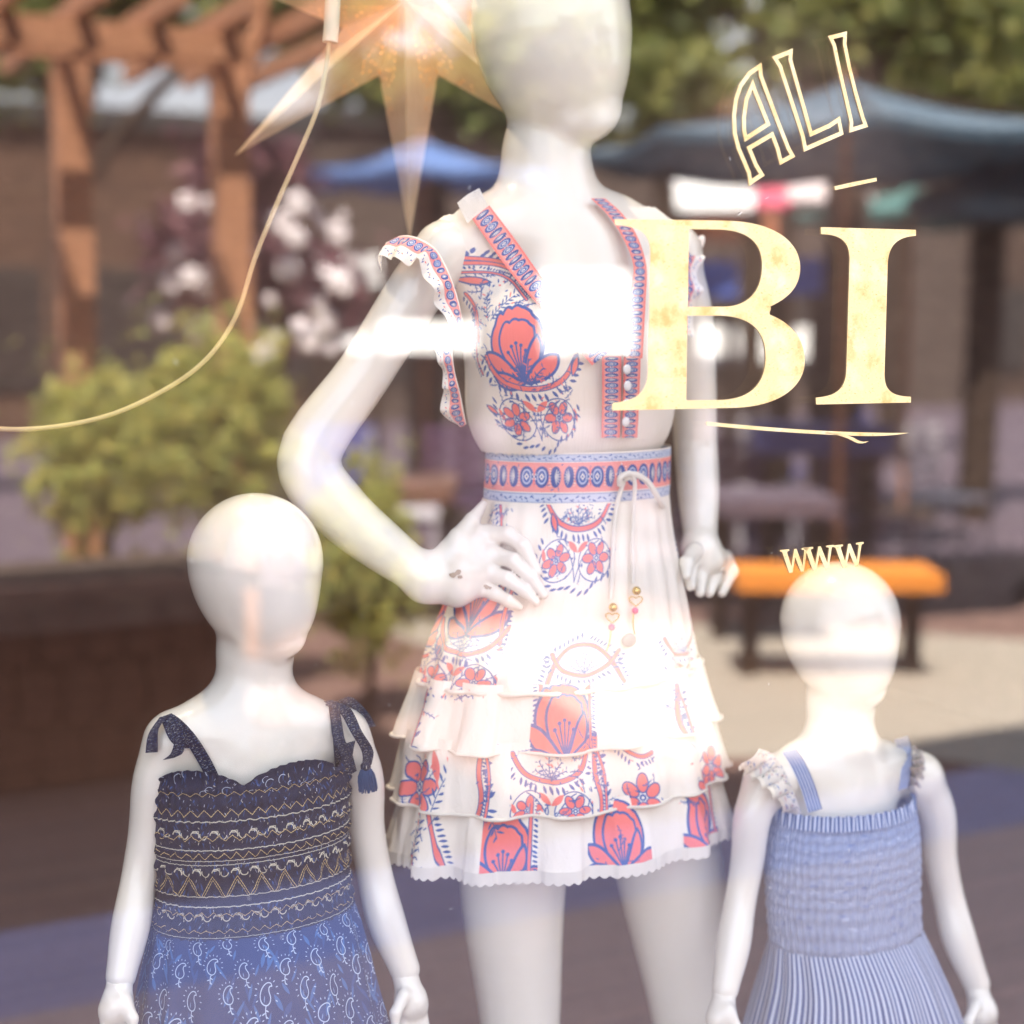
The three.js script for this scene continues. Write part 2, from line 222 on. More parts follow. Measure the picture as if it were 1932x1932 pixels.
for (const b of [box(WX0, WX1, WY0, WY0 + 0.05, -0.04, 0.045), box(WX0, WX1, WY1 - 0.05, WY1, -0.04, 0.045), box(WX0, WX0 + 0.05, WY0 + 0.052, WY1 - 0.052, -0.04, 0.045), box(WX1 - 0.05, WX1, WY0 + 0.052, WY1 - 0.052, -0.04, 0.045)]) part(win, 'window_frame', b, frameM);
const paneM = new THREE.MeshPhysicalMaterial({ color: lin(1, 1, 1), roughness: 0, transmission: 1, thickness: 0, ior: 2.05, side: THREE.DoubleSide });
const innerM = paneM.clone(); innerM.ior = 1.55; paneM.ior = 2.45;
for (const [z, m] of [[0, paneM], [-0.014, innerM]]) part(win, 'glass_pane', new THREE.PlaneGeometry(WX1 - WX0 - 0.09, WY1 - WY0 - 0.09).translate((WX0 + WX1) / 2, (WY0 + WY1) / 2, z), m);

// two warm ceiling spots above the display; their small highlights sit on the heads
for (const [k, x, z] of [[0, 0.42, -0.62], [1, 1.15, -0.62]]) {
  const t = thing('unseen_spotlight', k ? 'small warm ceiling spotlight above the right of the display' : 'small warm ceiling spotlight above the left of the display', 'spotlight', V(x, 3.2, z));
  part(t, 'housing', new THREE.CylinderGeometry(0.05, 0.055, 0.1, 24, 1, true).translate(x, 3.14, z), frameM); part(t, 'lamp_disc', new THREE.CylinderGeometry(0.04, 0.04, 0.006, 24).translate(x, 3.12, z), new THREE.MeshStandardMaterial({ color: lin(1, 0.9, 0.7), emissive: lin(1, 0.82, 0.55), emissiveIntensity: 6 }));
  const s = new THREE.SpotLight(new THREE.Color(1, 0.82, 0.58), 1.1, 0, 0.85, 0.6, 2); s.name = 'spot'; s.position.set(x, 3.11, z); s.target.position.set(x, 1, z + 0.25); s.shadow.radius = 2; s.castShadow = true; scene.add(s, s.target);
}

// unseen lights added farther back, so that the shop walls do not go black
for (const [k, x] of [[0, -0.6], [1, 1.6], [2, 3.4]]) {
  const t = thing('unseen_spotlight', ['added warm fill light deep inside the shop, left of the middle', 'added warm fill light deep inside the shop, in the middle', 'added warm fill light deep inside the shop, at the right'][k], 'spotlight', V(x, 3.2, -3.6));
  part(t, 'housing', new THREE.CylinderGeometry(0.09, 0.1, 0.06, 24, 1, true).translate(x, 3.165, -3.6), frameM); part(t, 'lamp_disc', new THREE.CylinderGeometry(0.08, 0.08, 0.006, 24).translate(x, 3.15, -3.6), new THREE.MeshStandardMaterial({ color: lin(1, 0.9, 0.75), emissive: lin(1, 0.8, 0.6), emissiveIntensity: 4 }));
  const s = new THREE.SpotLight(new THREE.Color(1, 0.86, 0.76), 1.5, 0, 1.25, 0.7, 2); s.name = 'spot'; s.position.set(x, 3.14, -3.6); s.target.position.set(x, 0.4, -5.2); s.shadow.radius = 4; s.castShadow = true; scene.add(s, s.target);
}
// dust and short scratches on the pane
{ const g = []; for (let i = 0; i < 90; i++) { const p = at(rr(300, 1640), rr(20, 1920), 0), l = rnd() < 0.3 ? rr(0.002, 0.006) : rr(0.0004, 0.0009); g.push(new THREE.PlaneGeometry(l, rr(0.0003, 0.0007)).rotateZ(rnd() * 3).translate(p.x, p.y, 0.0012)); } part(win, 'dust', merge(g), mat(lin(0.7, 0.68, 0.66), 0.9)).userData.kind = 'stuff'; }

// ---------------------------------------------------------------- mannequins
const glossM = new THREE.MeshPhysicalMaterial({ color: lin(0.85, 0.81, 0.71), roughness: 0.28, clearcoat: 1, clearcoatRoughness: 0.06 });
const J = (u, v, z, r) => { const p = at(u, v, z); return { p, r: r * mm(p) }; };
const limb = (...js) => js.slice(1).map((b, i) => bone(js[i].p, js[i].r, b.p, b.r));
const Z1 = -0.37;
// the tall one
const A = {};
A.torso = blend([ball(at(1085, 600, Z1), 0.132, 0.17, 0.088), ball(at(1092, 850, Z1), 0.112, 0.17, 0.08), ball(at(1082, 1080, Z1), 0.15, 0.16, 0.1), ball(at(1012, 660, Z1 + 0.06), 0.055, 0.058, 0.045), ball(at(1160, 650, Z1 + 0.06), 0.055, 0.058, 0.045),
  bone(...Object.values(J(1030, 300, Z1 - 0.015, 66)), ...Object.values(J(1028, 420, Z1 - 0.01, 76))), ...limb(J(1020, 405, Z1 - 0.02, 52), J(925, 440, Z1 - 0.01, 46), J(842, 470, Z1, 44)), ...limb(J(1050, 440, Z1 - 0.02, 44), J(1160, 446, Z1 - 0.01, 42), J(1268, 474, Z1, 44))], 0.06);
A.head = blend([chain(J(1042, -70, Z1, 112), J(1040, 20, Z1, 149), J(1079, 120, Z1 + 0.02, 108), J(1108, 200, Z1 + 0.035, 66)), chain(J(1034, 90, Z1, 128), J(1040, 150, Z1 + 0.005, 105), J(1052, 190, Z1 + 0.01, 74))], 0.035);
A.neck = blend([...limb(J(1034, 150, Z1 - 0.01, 74), J(1030, 290, Z1 - 0.012, 72), J(1028, 400, Z1 - 0.012, 78))], 0.02);
A.armL = chain(J(832, 478, Z1, 48), J(790, 540, Z1, 55), J(690, 700, Z1 - 0.015, 53), J(582, 872, Z1 - 0.03, 60), J(634, 955, Z1 - 0.015, 57), J(720, 1030, Z1 + 0.01, 49), J(806, 1092, Z1 + 0.038, 39));
A.armR = chain(J(1272, 478, Z1, 46), J(1298, 600, Z1 - 0.02, 48), J(1312, 830, Z1 - 0.05, 42), J(1318, 930, Z1 - 0.02, 40), J(1322, 1040, Z1 + 0.03, 31));
A.legs = union(chain(J(1010, 1230, Z1, 112), J(968, 1640, Z1, 103), J(980, 1900, Z1, 79), J(985, 2010, Z1 + 0.01, 72), J(975, 2120, Z1 - 0.02, 70), J(975, 2330, Z1 - 0.03, 40), J(978, 2385, Z1 - 0.02, 38), J(990, 2398, Z1 + 0.1, 26)), chain(J(1180, 1230, Z1, 112), J(1263, 1640, Z1, 103), J(1306, 1900, Z1, 81), J(1315, 2010, Z1 + 0.01, 72), J(1315, 2120, Z1 - 0.02, 70), J(1320, 2330, Z1 - 0.03, 40), J(1322, 2385, Z1 - 0.02, 38), J(1336, 2398, Z1 + 0.1, 26)));
A.body = (x, y, z) => smin(smin(smin(smin(smin(A.torso(x, y, z), A.neck(x, y, z), 0.03), A.armL(x, y, z), 0.03), A.armR(x, y, z), 0.03), A.head(x, y, z), 0.012), A.legs(x, y, z), 0.04);

// her dress: bodice wrapped round a fuller torso, skirt and three ruffles as gathered tubes
const bodF = blend([ball(at(1076, 690, Z1), 0.146, 0.15, 0.098), ball(at(1082, 790, Z1), 0.134, 0.085, 0.09), ball(at(1062, 540, Z1 - 0.005), 0.152, 0.11, 0.084), ball(at(1010, 655, Z1 + 0.066), 0.062, 0.065, 0.05), ball(at(1165, 645, Z1 + 0.066), 0.062, 0.065, 0.05),
  ...limb(J(1000, 412, Z1 - 0.02, 50), J(925, 438, Z1 - 0.01, 47), J(820, 476, Z1, 50)), ...limb(J(1075, 415, Z1 - 0.02, 50), J(1160, 430, Z1 - 0.01, 47), J(1278, 478, Z1, 48))], 0.06);
const gather = (n, amp, k) => (al, t) => amp * (0.6 + 0.4 * noise(al * 3, k)) * Math.sin(n * al + 2.5 * noise(al * 2.2, k * 3, t * 0.6));
const bandL = loft([[843, 917, 1269, 0.096], [868, 916, 1269, 0.096], [905, 914, 1268, 0.097], [938, 912, 1266, 0.098]], Z1);
const skirtL = loft([[936, 911, 1266, 0.099], [1000, 896, 1272, 0.108], [1070, 868, 1286, 0.118], [1140, 838, 1300, 0.127], [1205, 812, 1312, 0.132], [1264, 794, 1324, 0.136]], Z1, (al, t) => gather(26, 0.0042 * t + 0.0012, 1)(al, t) + 0.004 * t * noise(al * 4, t * 2));
const pleat = (k, n) => (al, t) => { const q = Math.sin(n * al + 2.2 * noise(al * 1.7, k)); return (0.3 + 0.7 * t) * (0.017 * Math.sign(q) * Math.pow(Math.abs(q), 0.55) * (0.55 + 0.45 * noise(al * 2.3, k + 4)) + 0.006 * noise(al * 9, t * 1.5, k)); };
const ruffL = [loft([[1246, 793, 1323, 0.136], [1300, 778, 1338, 0.145], [1362, 760, 1354, 0.153]], Z1, pleat(2, 13)), loft([[1344, 774, 1343, 0.145], [1404, 763, 1362, 0.155], [1468, 751, 1378, 0.162]], Z1, pleat(7, 15)), loft([[1448, 770, 1358, 0.152], [1506, 758, 1374, 0.161], [1564, 748, 1386, 0.167]], Z1, pleat(12, 14))];

const tall = thing('mannequin', '', 'mannequin', V(at(1085, 1000, Z1).x, 0.28, Z1));
tall.userData.label = 'tall white faceless mannequin, hand on hip, between the two child mannequins';
let bodyHands = null;
const makeBody = () => skin(bodyHands, V(at(480, 900, Z1).x - 0.03, 0.27, Z1 - 0.22), V(at(1440, 900, Z1).x + 0.03, 2.16, Z1 + 0.24), 0.0055, { keep: (x, y, z) => !boxes.some((b) => x > b[0].x + 0.008 && x < b[1].x - 0.008 && y > b[0].y + 0.008 && y < b[1].y - 0.008) });
// hands: palm, four fingers and a thumb as chains
const hL = (u, v, r) => { const [al, t] = skirtL.find(u, v), p = skirtL.pt(al, t), q = r * mm(p), d = EYE.clone().sub(p).normalize(); return { p: p.addScaledVector(d, q + 0.006), r: q }; };
const wr = J(806, 1092, Z1 + 0.038, 38), pal = [J(858, 1048, Z1 + 0.046, 25), J(870, 1084, Z1 + 0.05, 28), J(862, 1114, Z1 + 0.048, 23)];
const handLF = (() => {
  const k = [[918, 1010], [930, 1046], [922, 1080], [905, 1108]].map(([u, v], i) => hL(u, v, 19 - i));
  const palm = blend([...k.flatMap((q, i) => limb(wr, pal[Math.min(2, i)], q))], 0.014);
  const fingers = [[[k[0]], [958, 1008, 15.5], [988, 1030, 14], [1014, 1078, 9.5]], [[k[1]], [968, 1058, 15], [1000, 1088, 13.5], [1026, 1122, 9]], [[k[2]], [958, 1092, 14.5], [990, 1114, 13], [1012, 1136, 8.5]], [[k[3]], [935, 1120, 13.5], [960, 1134, 12], [980, 1144, 8]]].map((ch) => blend(limb(...ch.map((q) => (q[0].p ? q[0] : hL(...q)))), 0.004));
  const thumb = blend(limb(J(836, 1056, Z1 + 0.046, 24), J(864, 1014, Z1 + 0.04, 18), J(890, 982, Z1 + 0.03, 14.5), J(911, 952, Z1 + 0.02, 8)), 0.004);
  const f = union(...fingers); return (x, y, z) => smin(smin(palm(x, y, z), f(x, y, z), 0.006), thumb(x, y, z), 0.01);
})();
const handRF = (() => {
  const w = J(1322, 1036, Z1 + 0.028, 30), palm = blend([...limb(w, J(1326, 1062, Z1 + 0.04, 26)), ...limb(w, J(1345, 1058, Z1 + 0.04, 24)), ...limb(w, J(1362, 1056, Z1 + 0.03, 20))], 0.012);
  const fs = [[[1308, 1050, 17], [1301, 1082, 14.5], [1303, 1106, 10]], [[1326, 1056, 17], [1320, 1092, 15], [1321, 1118, 10]], [[1348, 1056, 17], [1347, 1090, 15], [1338, 1118, 10.5]], [[1368, 1052, 16], [1379, 1078, 14.5], [1362, 1118, 10]]].map((c, i) => blend(limb(...c.map(([u, v, r], j) => J(u, v, Z1 + 0.045 + 0.012 * j - 0.008 * i, r))), 0.004));
  const thumb = blend(limb(J(1310, 1040, Z1 + 0.05, 17), J(1296, 1062, Z1 + 0.07, 14), J(1296, 1086, Z1 + 0.085, 9)), 0.004), f = union(...fs, thumb);
  return (x, y, z) => smin(palm(x, y, z), f(x, y, z), 0.005);
})();
const around = (us, vs, z0, z1) => { const a = at(us[0], vs[1], z1), b = at(us[1], vs[0], z0), c = at(us[0], vs[1], z0), d = at(us[1], vs[0], z1); return [V(Math.min(a.x, c.x), Math.min(a.y, c.y), z0), V(Math.max(b.x, d.x), Math.max(b.y, d.y), z1)]; };
const boxes = [around([775, 1050], [925, 1170], Z1 - 0.02, Z1 + 0.23), around([1272, 1410], [1010, 1145], Z1 - 0.08, Z1 + 0.13)];
bodyHands = (x, y, z) => { let d = A.body(x, y, z); if (x < boxes[0][1].x && y < boxes[0][1].y + 0.05) d = smin(d, handLF(x, y, z), 0.012); if (x > boxes[1][0].x && y < boxes[1][1].y + 0.05) d = smin(d, handRF(x, y, z), 0.012); return d; };
const armOnly = [(x, y, z) => smin(A.armL(x, y, z), handLF(x, y, z), 0.012), (x, y, z) => smin(A.armR(x, y, z), handRF(x, y, z), 0.012)];
const bodyG = makeBody(), handG = boxes.map((b, i) => skin(armOnly[i], ...b, 0.0026));
part(tall, 'body', merge([bodyG, ...handG]), glossM);
for (const [u, v, r] of [[854, 1084, 6], [864, 1079, 5], [868, 1088, 4], [918, 1107, 5], [924, 1109, 3]]) { const pos = [], idx = [], c = hit(bodyHands, u, v, 0.0007); if (!c) continue; pos.push(c.x, c.y, c.z); for (let i = 0; i < 9; i++) { const a = i / 9 * 6.283, q = r * rr(0.5, 1.2), p = hit(bodyHands, u + q * 1.4 * Math.cos(a), v + q * Math.sin(a), 0.0007) ?? c; pos.push(p.x, p.y, p.z); idx.push(0, 1 + i, 1 + (i + 1) % 9); } const g = new THREE.BufferGeometry(); g.setAttribute('position', new THREE.Float32BufferAttribute(pos, 3)); g.setIndex(idx); g.computeVertexNormals(); part(tall, 'paint_chip', g, mat(lin(0.42, 0.33, 0.24), 0.9)); }
const baseM = mat(lin(0.6, 0.62, 0.63), 0.15, { metalness: 0.9 });
part(tall, 'base_plate', new THREE.CylinderGeometry(0.17, 0.17, 0.008, 48).translate(at(1140, 2000, Z1).x, 0.286, Z1 + 0.04), baseM);

// the dress itself
const bc = at(1080, 690, Z1), bu = (x, y, z) => [(Math.atan2(x - bc.x, z - bc.z) + 1.95) / 3.9, (y - at(1080, 900, Z1).y) / 0.44];
const BW = 1500, BH = 1000;
const onBodice = (c, u, v, draw, rot = 0) => {               // draws in millimetres on the cloth, at the spot of the bodice seen there
  const f = (a, b) => { const p = hit(bodF, a, b); return p && [bu(p.x, p.y, p.z), p]; }, o = f(u, v), a = f(u + 6, v), b = f(u, v + 6); if (!o || !a || !b) return;
  const k = (q, i, n) => Math.abs((q[0][i] - o[0][i]) * n) / Math.max(1e-4, Math.hypot(q[1].x - o[1].x, q[1].z - o[1].z)) / 1000;
  const sx = Math.min(9, Math.max(1.5, k(a, 0, BW))), sy = BH / 440; c.save(); c.translate(o[0][0] * BW, (1 - o[0][1]) * BH); c.scale(sx, sy); c.rotate(rot); draw(c); c.restore();
};
const bodTex = canvasTex(BW, BH, (c, w, h) => {
  weave(c, w, h, CLOTH);
  onBodice(c, 930, 560, (k) => { border(k, [[-52, -38], [-20, -46], [20, -34], [56, -4]], -1, 4); border(k, [[-40, -4], [-24, 16], [-16, 40], [-14, 56]], 1, 4); border(k, [[-58, -30], [-50, -46], [-20, -50], [24, -38], [60, -6]], -1, 4); fill(k, -46, -34, 90, 20, 26); leaf(k, -44, -22, 0.1, 38, 12, INK); leaf(k, -40, -22, 0.1, 30, 8, CORAL); sprig(k, 2, 30, -1.9, 34, 6); sprig(k, 6, 30, -0.9, 40, 7); sprig(k, 22, 34, -0.5, 34, 6); fill(k, -24, -26, 74, 60, 60); border(k, [[-48, -28], [-20, -34], [16, -24], [48, 4]], -1, 2); });
  onBodice(c, 975, 655, (k) => poppy(k, 0, 0, 96, -0.12));
  onBodice(c, 1005, 740, (k) => { bouquet(k, 0, 6, 124); fill(k, -56, -26, 112, 26, 44); fill(k, -40, 4, 90, 54, 34); });
  onBodice(c, 900, 640, (k) => { border(k, [[-14, -40], [2, -10], [-6, 24], [6, 44]], 1, 3); fill(k, -14, -30, 40, 70, 30); });
  onBodice(c, 1040, 800, (k) => fill(k, -60, -14, 100, 22, 34));
  onBodice(c, 1082, 690, (k) => { leaf(k, -2, 14, -1.3, 32, 12, INK); leaf(k, -1, 12, -1.3, 24, 7, CORAL); });
  onBodice(c, 925, 775, (k) => { leaf(k, -6, -8, 0.6, 24, 9, INK); leaf(k, -4, -7, 0.6, 18, 5, CORAL); });
  onBodice(c, 1282, 760, (k) => { bouquet(k, 10, -16, 70); fill(k, -14, -6, 34, 56, 26); });
  onBodice(c, 852, 740, (k) => { poppy(k, -10, -40, 60); fill(k, -20, -10, 30, 70, 20); });
  onBodice(c, 890, 850, (k) => { bouquet(k, -30, 4, 70); });
}, true);
const neckLine = [[905, 392], [958, 462], [1012, 528], [1072, 598], [1132, 662]], neckR = [[1128, 372], [1172, 430], [1203, 500], [1198, 590], [1186, 660]];
const lerpLine = (L, v) => { for (let i = 1; i < L.length; i++) if (v <= L[i][1]) return L[i - 1][0] + (L[i][0] - L[i - 1][0]) * (v - L[i - 1][1]) / (L[i][1] - L[i - 1][1]); return L[L.length - 1][0]; };
const armL = [[760, 430], [806, 480], [842, 560], [850, 620], [846, 690], [858, 760], [866, 830]], armR = [[1318, 430], [1312, 500], [1300, 560], [1304, 640], [1300, 760], [1280, 830]];
const bodG = skin(bodF, V(bc.x - 0.26, at(1080, 900, Z1).y, Z1 - 0.16), V(bc.x + 0.26, at(1080, 380, Z1).y, Z1 + 0.18), 0.0045, { uv: bu, keep: (x, y, z) => {
  const [u, v] = project(V(x, y, z)); if (y < bandL.row(0.12)[1] + 0.0) return false;
  if (z > Z1 + 0.005) { if (v < 664 && u > lerpLine(neckLine, v) && u < lerpLine(neckR, v)) return false; if (v < 388) return false; }
  else if (y > at(1030, 410, Z1).y) return false;
  return Math.abs(x - bc.x) < 0.205;
} });
const dress = thing('dress', 'white ruffled mini dress with coral and blue flower print on the tall mannequin', 'dress', V(bc.x, bandL.row(1)[1], Z1));
part(dress, 'bodice', bodG, clothMat(bodTex));
const bandTex = canvasTex(1536, 256, (c, w, h) => {
  c.fillStyle = CLOTH; c.fillRect(0, 0, w, h); const strip = (y0, y1) => { c.fillStyle = '#c6d0e2'; c.fillRect(0, y0, w, y1 - y0); c.fillStyle = '#8fa2c6'; c.fillRect(0, y0, w, 5); c.fillRect(0, y1 - 5, w, 5); for (let i = 0; i < w / 26; i++) { leaf(c, i * 26 + 3, (y0 + y1) / 2 + 6 * Math.sin(i * 1.3), -0.5 + (i % 2), 20, 7, INK); leaf(c, i * 26 + 15, (y0 + y1) / 2 + 9 * Math.sin(i * 2.1), 0.9, 12, 5, INK); } };
  strip(16, 62); strip(196, 240); c.save(); c.translate(0, 66); medallions(c, 6, w, 126); c.restore();
});
part(dress, 'waistband', bandL.geo(160, 10), clothMat(bandTex));
// draws in millimetres on a loft's cloth, at the place seen at (u, v)
const onLoft = (c, L, W, H, u, v, draw) => { const [al, t] = L.find(u, v); c.save(); c.translate(L.arcU(al) * W, t * H); c.scale(W / L.wmm, H / L.hmm); draw(c); c.restore(); };
const panel = (c, x0, y0, w, h, f) => { c.save(); c.beginPath(); c.rect(x0, y0, w, h); c.clip(); f(); c.restore(); };
const skirtTex = canvasTex(1400, 760, (c, W, H) => {
  weave(c, W, H, CLOTH); const on = (u, v, f) => onLoft(c, skirtL, W, H, u, v, f);
  on(940, 965, (k) => panel(k, -22, -12, 52, 48, () => { border(k, [[-4, -30], [6, 4], [20, 40]], 1, 4); fill(k, -24, -14, 52, 50, 34); }));
  on(1092, 1010, (k) => { bouquet(k, 0, 2, 118); fill(k, -44, 0, 92, 48, 34); leaf(k, -46, -28, 1.2, 28, 12, INK); leaf(k, -45, -26, 1.2, 22, 7, CORAL); fill(k, -30, -40, 70, 20, 22); });
  on(1278, 1080, (k) => { border(k, [[4, -98], [-12, -30], [-8, 30], [-14, 80]], 1, 4.5); poppy(k, 14, 16, 92); fill(k, -4, -96, 60, 70, 34); bouquet(k, 20, -70, 60); });
  on(902, 1150, (k) => panel(k, -64, -46, 116, 180, () => { poppy(k, -6, -14, 98); border(k, [[44, -60], [36, -10], [44, 40]], -1, 4); leaf(k, -52, 30, 1.4, 40, 13, INK); leaf(k, -51, 33, 1.4, 32, 8, CORAL); fill(k, -40, 16, 80, 24, 16); bouquet(k, -6, 66, 116); fill(k, -60, 100, 116, 22, 18); fill(k, -58, 44, 112, 64, 34); }));
  on(1090, 1235, (k) => { border(k, [[-34, 40], [-28, 0], [6, -18], [40, 0], [60, 40]], -1, 4); bouquet(k, 10, 34, 90); });
  on(1290, 1230, (k) => { bouquet(k, 0, 10, 90); });
  on(810, 1160, (k) => { poppy(k, -20, 0, 80); bouquet(k, -20, 60, 90); });
});
part(dress, 'skirt', skirtL.geo(360, 40), clothMat(skirtTex));
const stem = (k, h) => { border(k, [[-6, h / 2], [8, h / 6], [-6, -h / 6], [4, -h / 2]], 1, 6); border(k, [[8, h / 2], [16, 0], [2, -h / 2]], -1, 3); fill(k, -12, -h / 2, 30, h, 14); };
const ruffleArt = [
  [[795, 1365, (k) => stem(k, 110)], [1070, 1375, (k) => panel(k, -44, -70, 88, 140, () => { border(k, [[-34, -70], [-30, 0], [-38, 70]], 1, 4); poppy(k, -2, -4, 98); fill(k, -40, -66, 80, 24, 12); border(k, [[36, -70], [34, 0], [36, 70]], -1, 3); fill(k, 16, -60, 24, 110, 22); })], [880, 1312, (k) => fill(k, -50, -6, 100, 12, 16)], [1290, 1380, (k) => stem(k, 110)]],
  [[795, 1480, (k) => panel(k, -36, -60, 76, 110, () => { flower(k, -4, 4, 34, 6, 0.3); sprig(k, 26, 30, -1.2, 60, 6); leaf(k, 16, -44, 1.2, 40, 12, CORAL); fill(k, -30, -44, 60, 86, 22); })], [905, 1485, (k) => stem(k, 110)], [1040, 1490, (k) => panel(k, -52, -60, 104, 120, () => { bouquet(k, 0, 0, 108); fill(k, -50, -50, 100, 100, 54); })], [1130, 1490, (k) => { stem(k, 110); fill(k, -30, -50, 50, 90, 22); }], [1205, 1490, (k) => panel(k, -34, -60, 70, 120, () => { flower(k, 4, 10, 28, 6, 0.1); border(k, [[-26, -60], [0, -36], [30, -40]], 1, 4); fill(k, -32, -40, 66, 90, 24); })], [1330, 1465, (k) => panel(k, -46, -60, 90, 120, () => { flower(k, -12, 14, 26); flower(k, 20, -10, 24, 6, 0.3); fill(k, -42, -50, 84, 100, 26); })]],
  [[800, 1590, (k) => { border(k, [[-10, -50], [10, -10], [22, 24], [26, 50]], -1, 4.5); sprig(k, -16, 36, -1.5, 60, 7); poppy(k, -22, 44, 44); fill(k, -34, -40, 40, 70, 22); }], [962, 1605, (k) => panel(k, -36, -62, 72, 130, () => { poppy(k, -8, 6, 96); fill(k, -34, -60, 60, 20, 10); border(k, [[28, -60], [24, 0], [26, 50]], -1, 4); })], [1172, 1590, (k) => panel(k, -44, -62, 88, 130, () => { poppy(k, 0, -2, 92); fill(k, -42, -50, 84, 100, 10); })], [1326, 1560, (k) => panel(k, -48, -62, 90, 130, () => { poppy(k, -6, -2, 96); fill(k, -40, -56, 70, 20, 10); border(k, [[36, -50], [34, 40]], -1, 4); })], [905, 1560, (k) => sprig(k, 0, -30, 1.1, 50, 6)], [1255, 1610, (k) => border(k, [[-24, 8], [0, 14], [26, 4]], -1, 5)]]];
const hemM = mat(lin(0.80, 0.75, 0.66), 0.9);
ruffL.forEach((L, i) => {
  const tex = canvasTex(1500, 340, (c, W, H) => { weave(c, W, H, CLOTH); for (const [u, v, f] of ruffleArt[i]) onLoft(c, L, W, H, u, v, f); });
  const r = part(dress, 'ruffle', L.geo(520, 16), clothMat(tex));
  const ring = []; for (let k = 0; k <= 200; k++) ring.push(L.pt((k / 100 - 1) * Math.PI, 1, 0.001));
  if (i < 2) part(r, 'hem_piping', tube(ring, 0.0022, 520, 6), hemM);
  else part(r, 'lace_trim', grid(900, 4, (a, b) => { const al = (a * 2 - 1) * Math.PI, p = L.pt(al, 1, 0.001); p.y += 0.003 - 0.014 * b - (b > 0.9 ? 0.004 * Math.abs(Math.sin(al * 58)) : 0); return { p, u: a * 90, v: b }; }), mat(lin(0.80, 0.75, 0.66), 0.9));
});
const tops = []; for (let k = 0; k <= 160; k++) tops.push(skirtL.pt((k / 80 - 1) * Math.PI, 0.985, 0.004)); part(dress, 'hem_piping', tube(tops, 0.003, 400, 6), hemM);
// neckline bands, placket, buttons
const onBF = (x, y, z) => smin(bodF(x, y, z), A.torso(x, y, z) - 0.003, 0.04), onB = (u, v, lift = 0.003) => hit(onBF, u, v, lift) ?? at(u, v, Z1);
const medTex = canvasTex(1024, 96, (c, w, h) => { medallions(c, 4, w, h); c.fillStyle = CORAL; c.fillRect(0, 0, w, 8); c.fillRect(0, h - 8, w, 8); }, true);
const strip = (line, dir, w, len, name = 'neckline_band') => { const pts = line.map(([u, v]) => onB(u, v)), q = line.map(([u, v], i) => onB(u + dir[0] * 8, v + dir[1] * 8).sub(pts[i])); const g = ribbon(pts, q, w, 60); const uv = g.attributes.uv; for (let i = 0; i < uv.count; i++) uv.setX(i, (i % 61) / 60 * len); return part(dress, name, g, clothMat(medTex)); };
strip([[907, 400], [958, 470], [1004, 532], [1070, 606], [1134, 676]], [0.78, -0.62], 0.03, 1.6); strip([[1128, 374], [1160, 404], [1188, 446], [1207, 500], [1203, 560], [1199, 620], [1196, 676]], [1, 0], 0.026, 1.7);
strip([[1154, 672], [1154, 745], [1152, 826]], [1, 0], 0.027, 0.9, 'button_placket'); strip([[1193, 672], [1191, 745], [1188, 826]], [1, 0], 0.025, 0.9, 'button_placket');
const btnM = mat(lin(0.85, 0.84, 0.82), 0.25); for (const [u, v] of [[1182, 664], [1183, 697], [1184, 728], [1182, 762], [1181, 796]]) { const p = onB(u, v, 0.007), b = part(dress, 'button', new THREE.SphereGeometry(0.0066, 20, 12).scale(1, 1, 0.45).rotateY(0.25).translate(p.x, p.y, p.z), btnM); b.castShadow = true; }
{ const Q = (a) => new THREE.CatmullRomCurve3(a.map(([u, v, z]) => at(u, v, Z1 + z))), a = Q([[1104, 366, -0.045], [1140, 364, -0.035], [1184, 388, 0.0], [1240, 404, 0.01], [1300, 430, 0.0]]), b = Q([[1112, 425, 0.0], [1134, 442, 0.03], [1170, 458, 0.055], [1220, 470, 0.055], [1292, 486, 0.05]]);
  part(dress, 'collar', grid(40, 8, (i, j) => ({ p: a.getPoint(i).lerp(b.getPoint(i), j).add(V(0, 0.008 * Math.sin(Math.PI * j), 0.012 * Math.sin(Math.PI * j))), u: i, v: j })), clothMat(canvasTex(128, 64, (c, w, h) => weave(c, w, h, CLOTH)))); }
part(dress, 'collar_tab', ribbon([onB(872, 402, 0.006), onB(892, 386, 0.006), onB(914, 374, 0.006)], [V(0.3, -1, 0.5), V(0.3, -1, 0.5), V(0.3, -1, 0.5)], 0.03, 20), clothMat(canvasTex(64, 64, (c, w, h) => weave(c, w, h, CLOTH))));
// flutter sleeves
const flTex = canvasTex(1024, 128, (c, w, h) => { weave(c, w, h, CLOTH); c.save(); c.translate(0, 8); medallions(c, 5, w, 66); c.restore(); for (let i = 0; i < 60; i++) leaf(c, i * 18, 100 + 6 * Math.sin(i * 1.7), i, 16, 6, i % 4 ? INK : CORAL); }, true);
const flutter = (inner, outer, len, nw = 5) => {           // from the armhole seam out to a loose wavy edge
  const Q = (a) => new THREE.CatmullRomCurve3(a.map(([u, v, z]) => at(u, v, Z1 + z))), A1 = Q(inner), B1 = Q(outer);
  part(dress, 'flutter_sleeve', grid(140, 8, (i, j) => { const a = A1.getPoint(i), b = B1.getPoint(i), n = b.clone().sub(a).cross(A1.getTangent(i)).normalize(), p = a.lerp(b, j); p.addScaledVector(n, 0.006 * Math.sin(Math.PI * j * 0.8) + 0.0065 * j * Math.sin(i * nw * 6.283 + 3 * noise(i * 4, 7))); return { p, u: i * len, v: 1 - j }; }), clothMat(flTex));
};
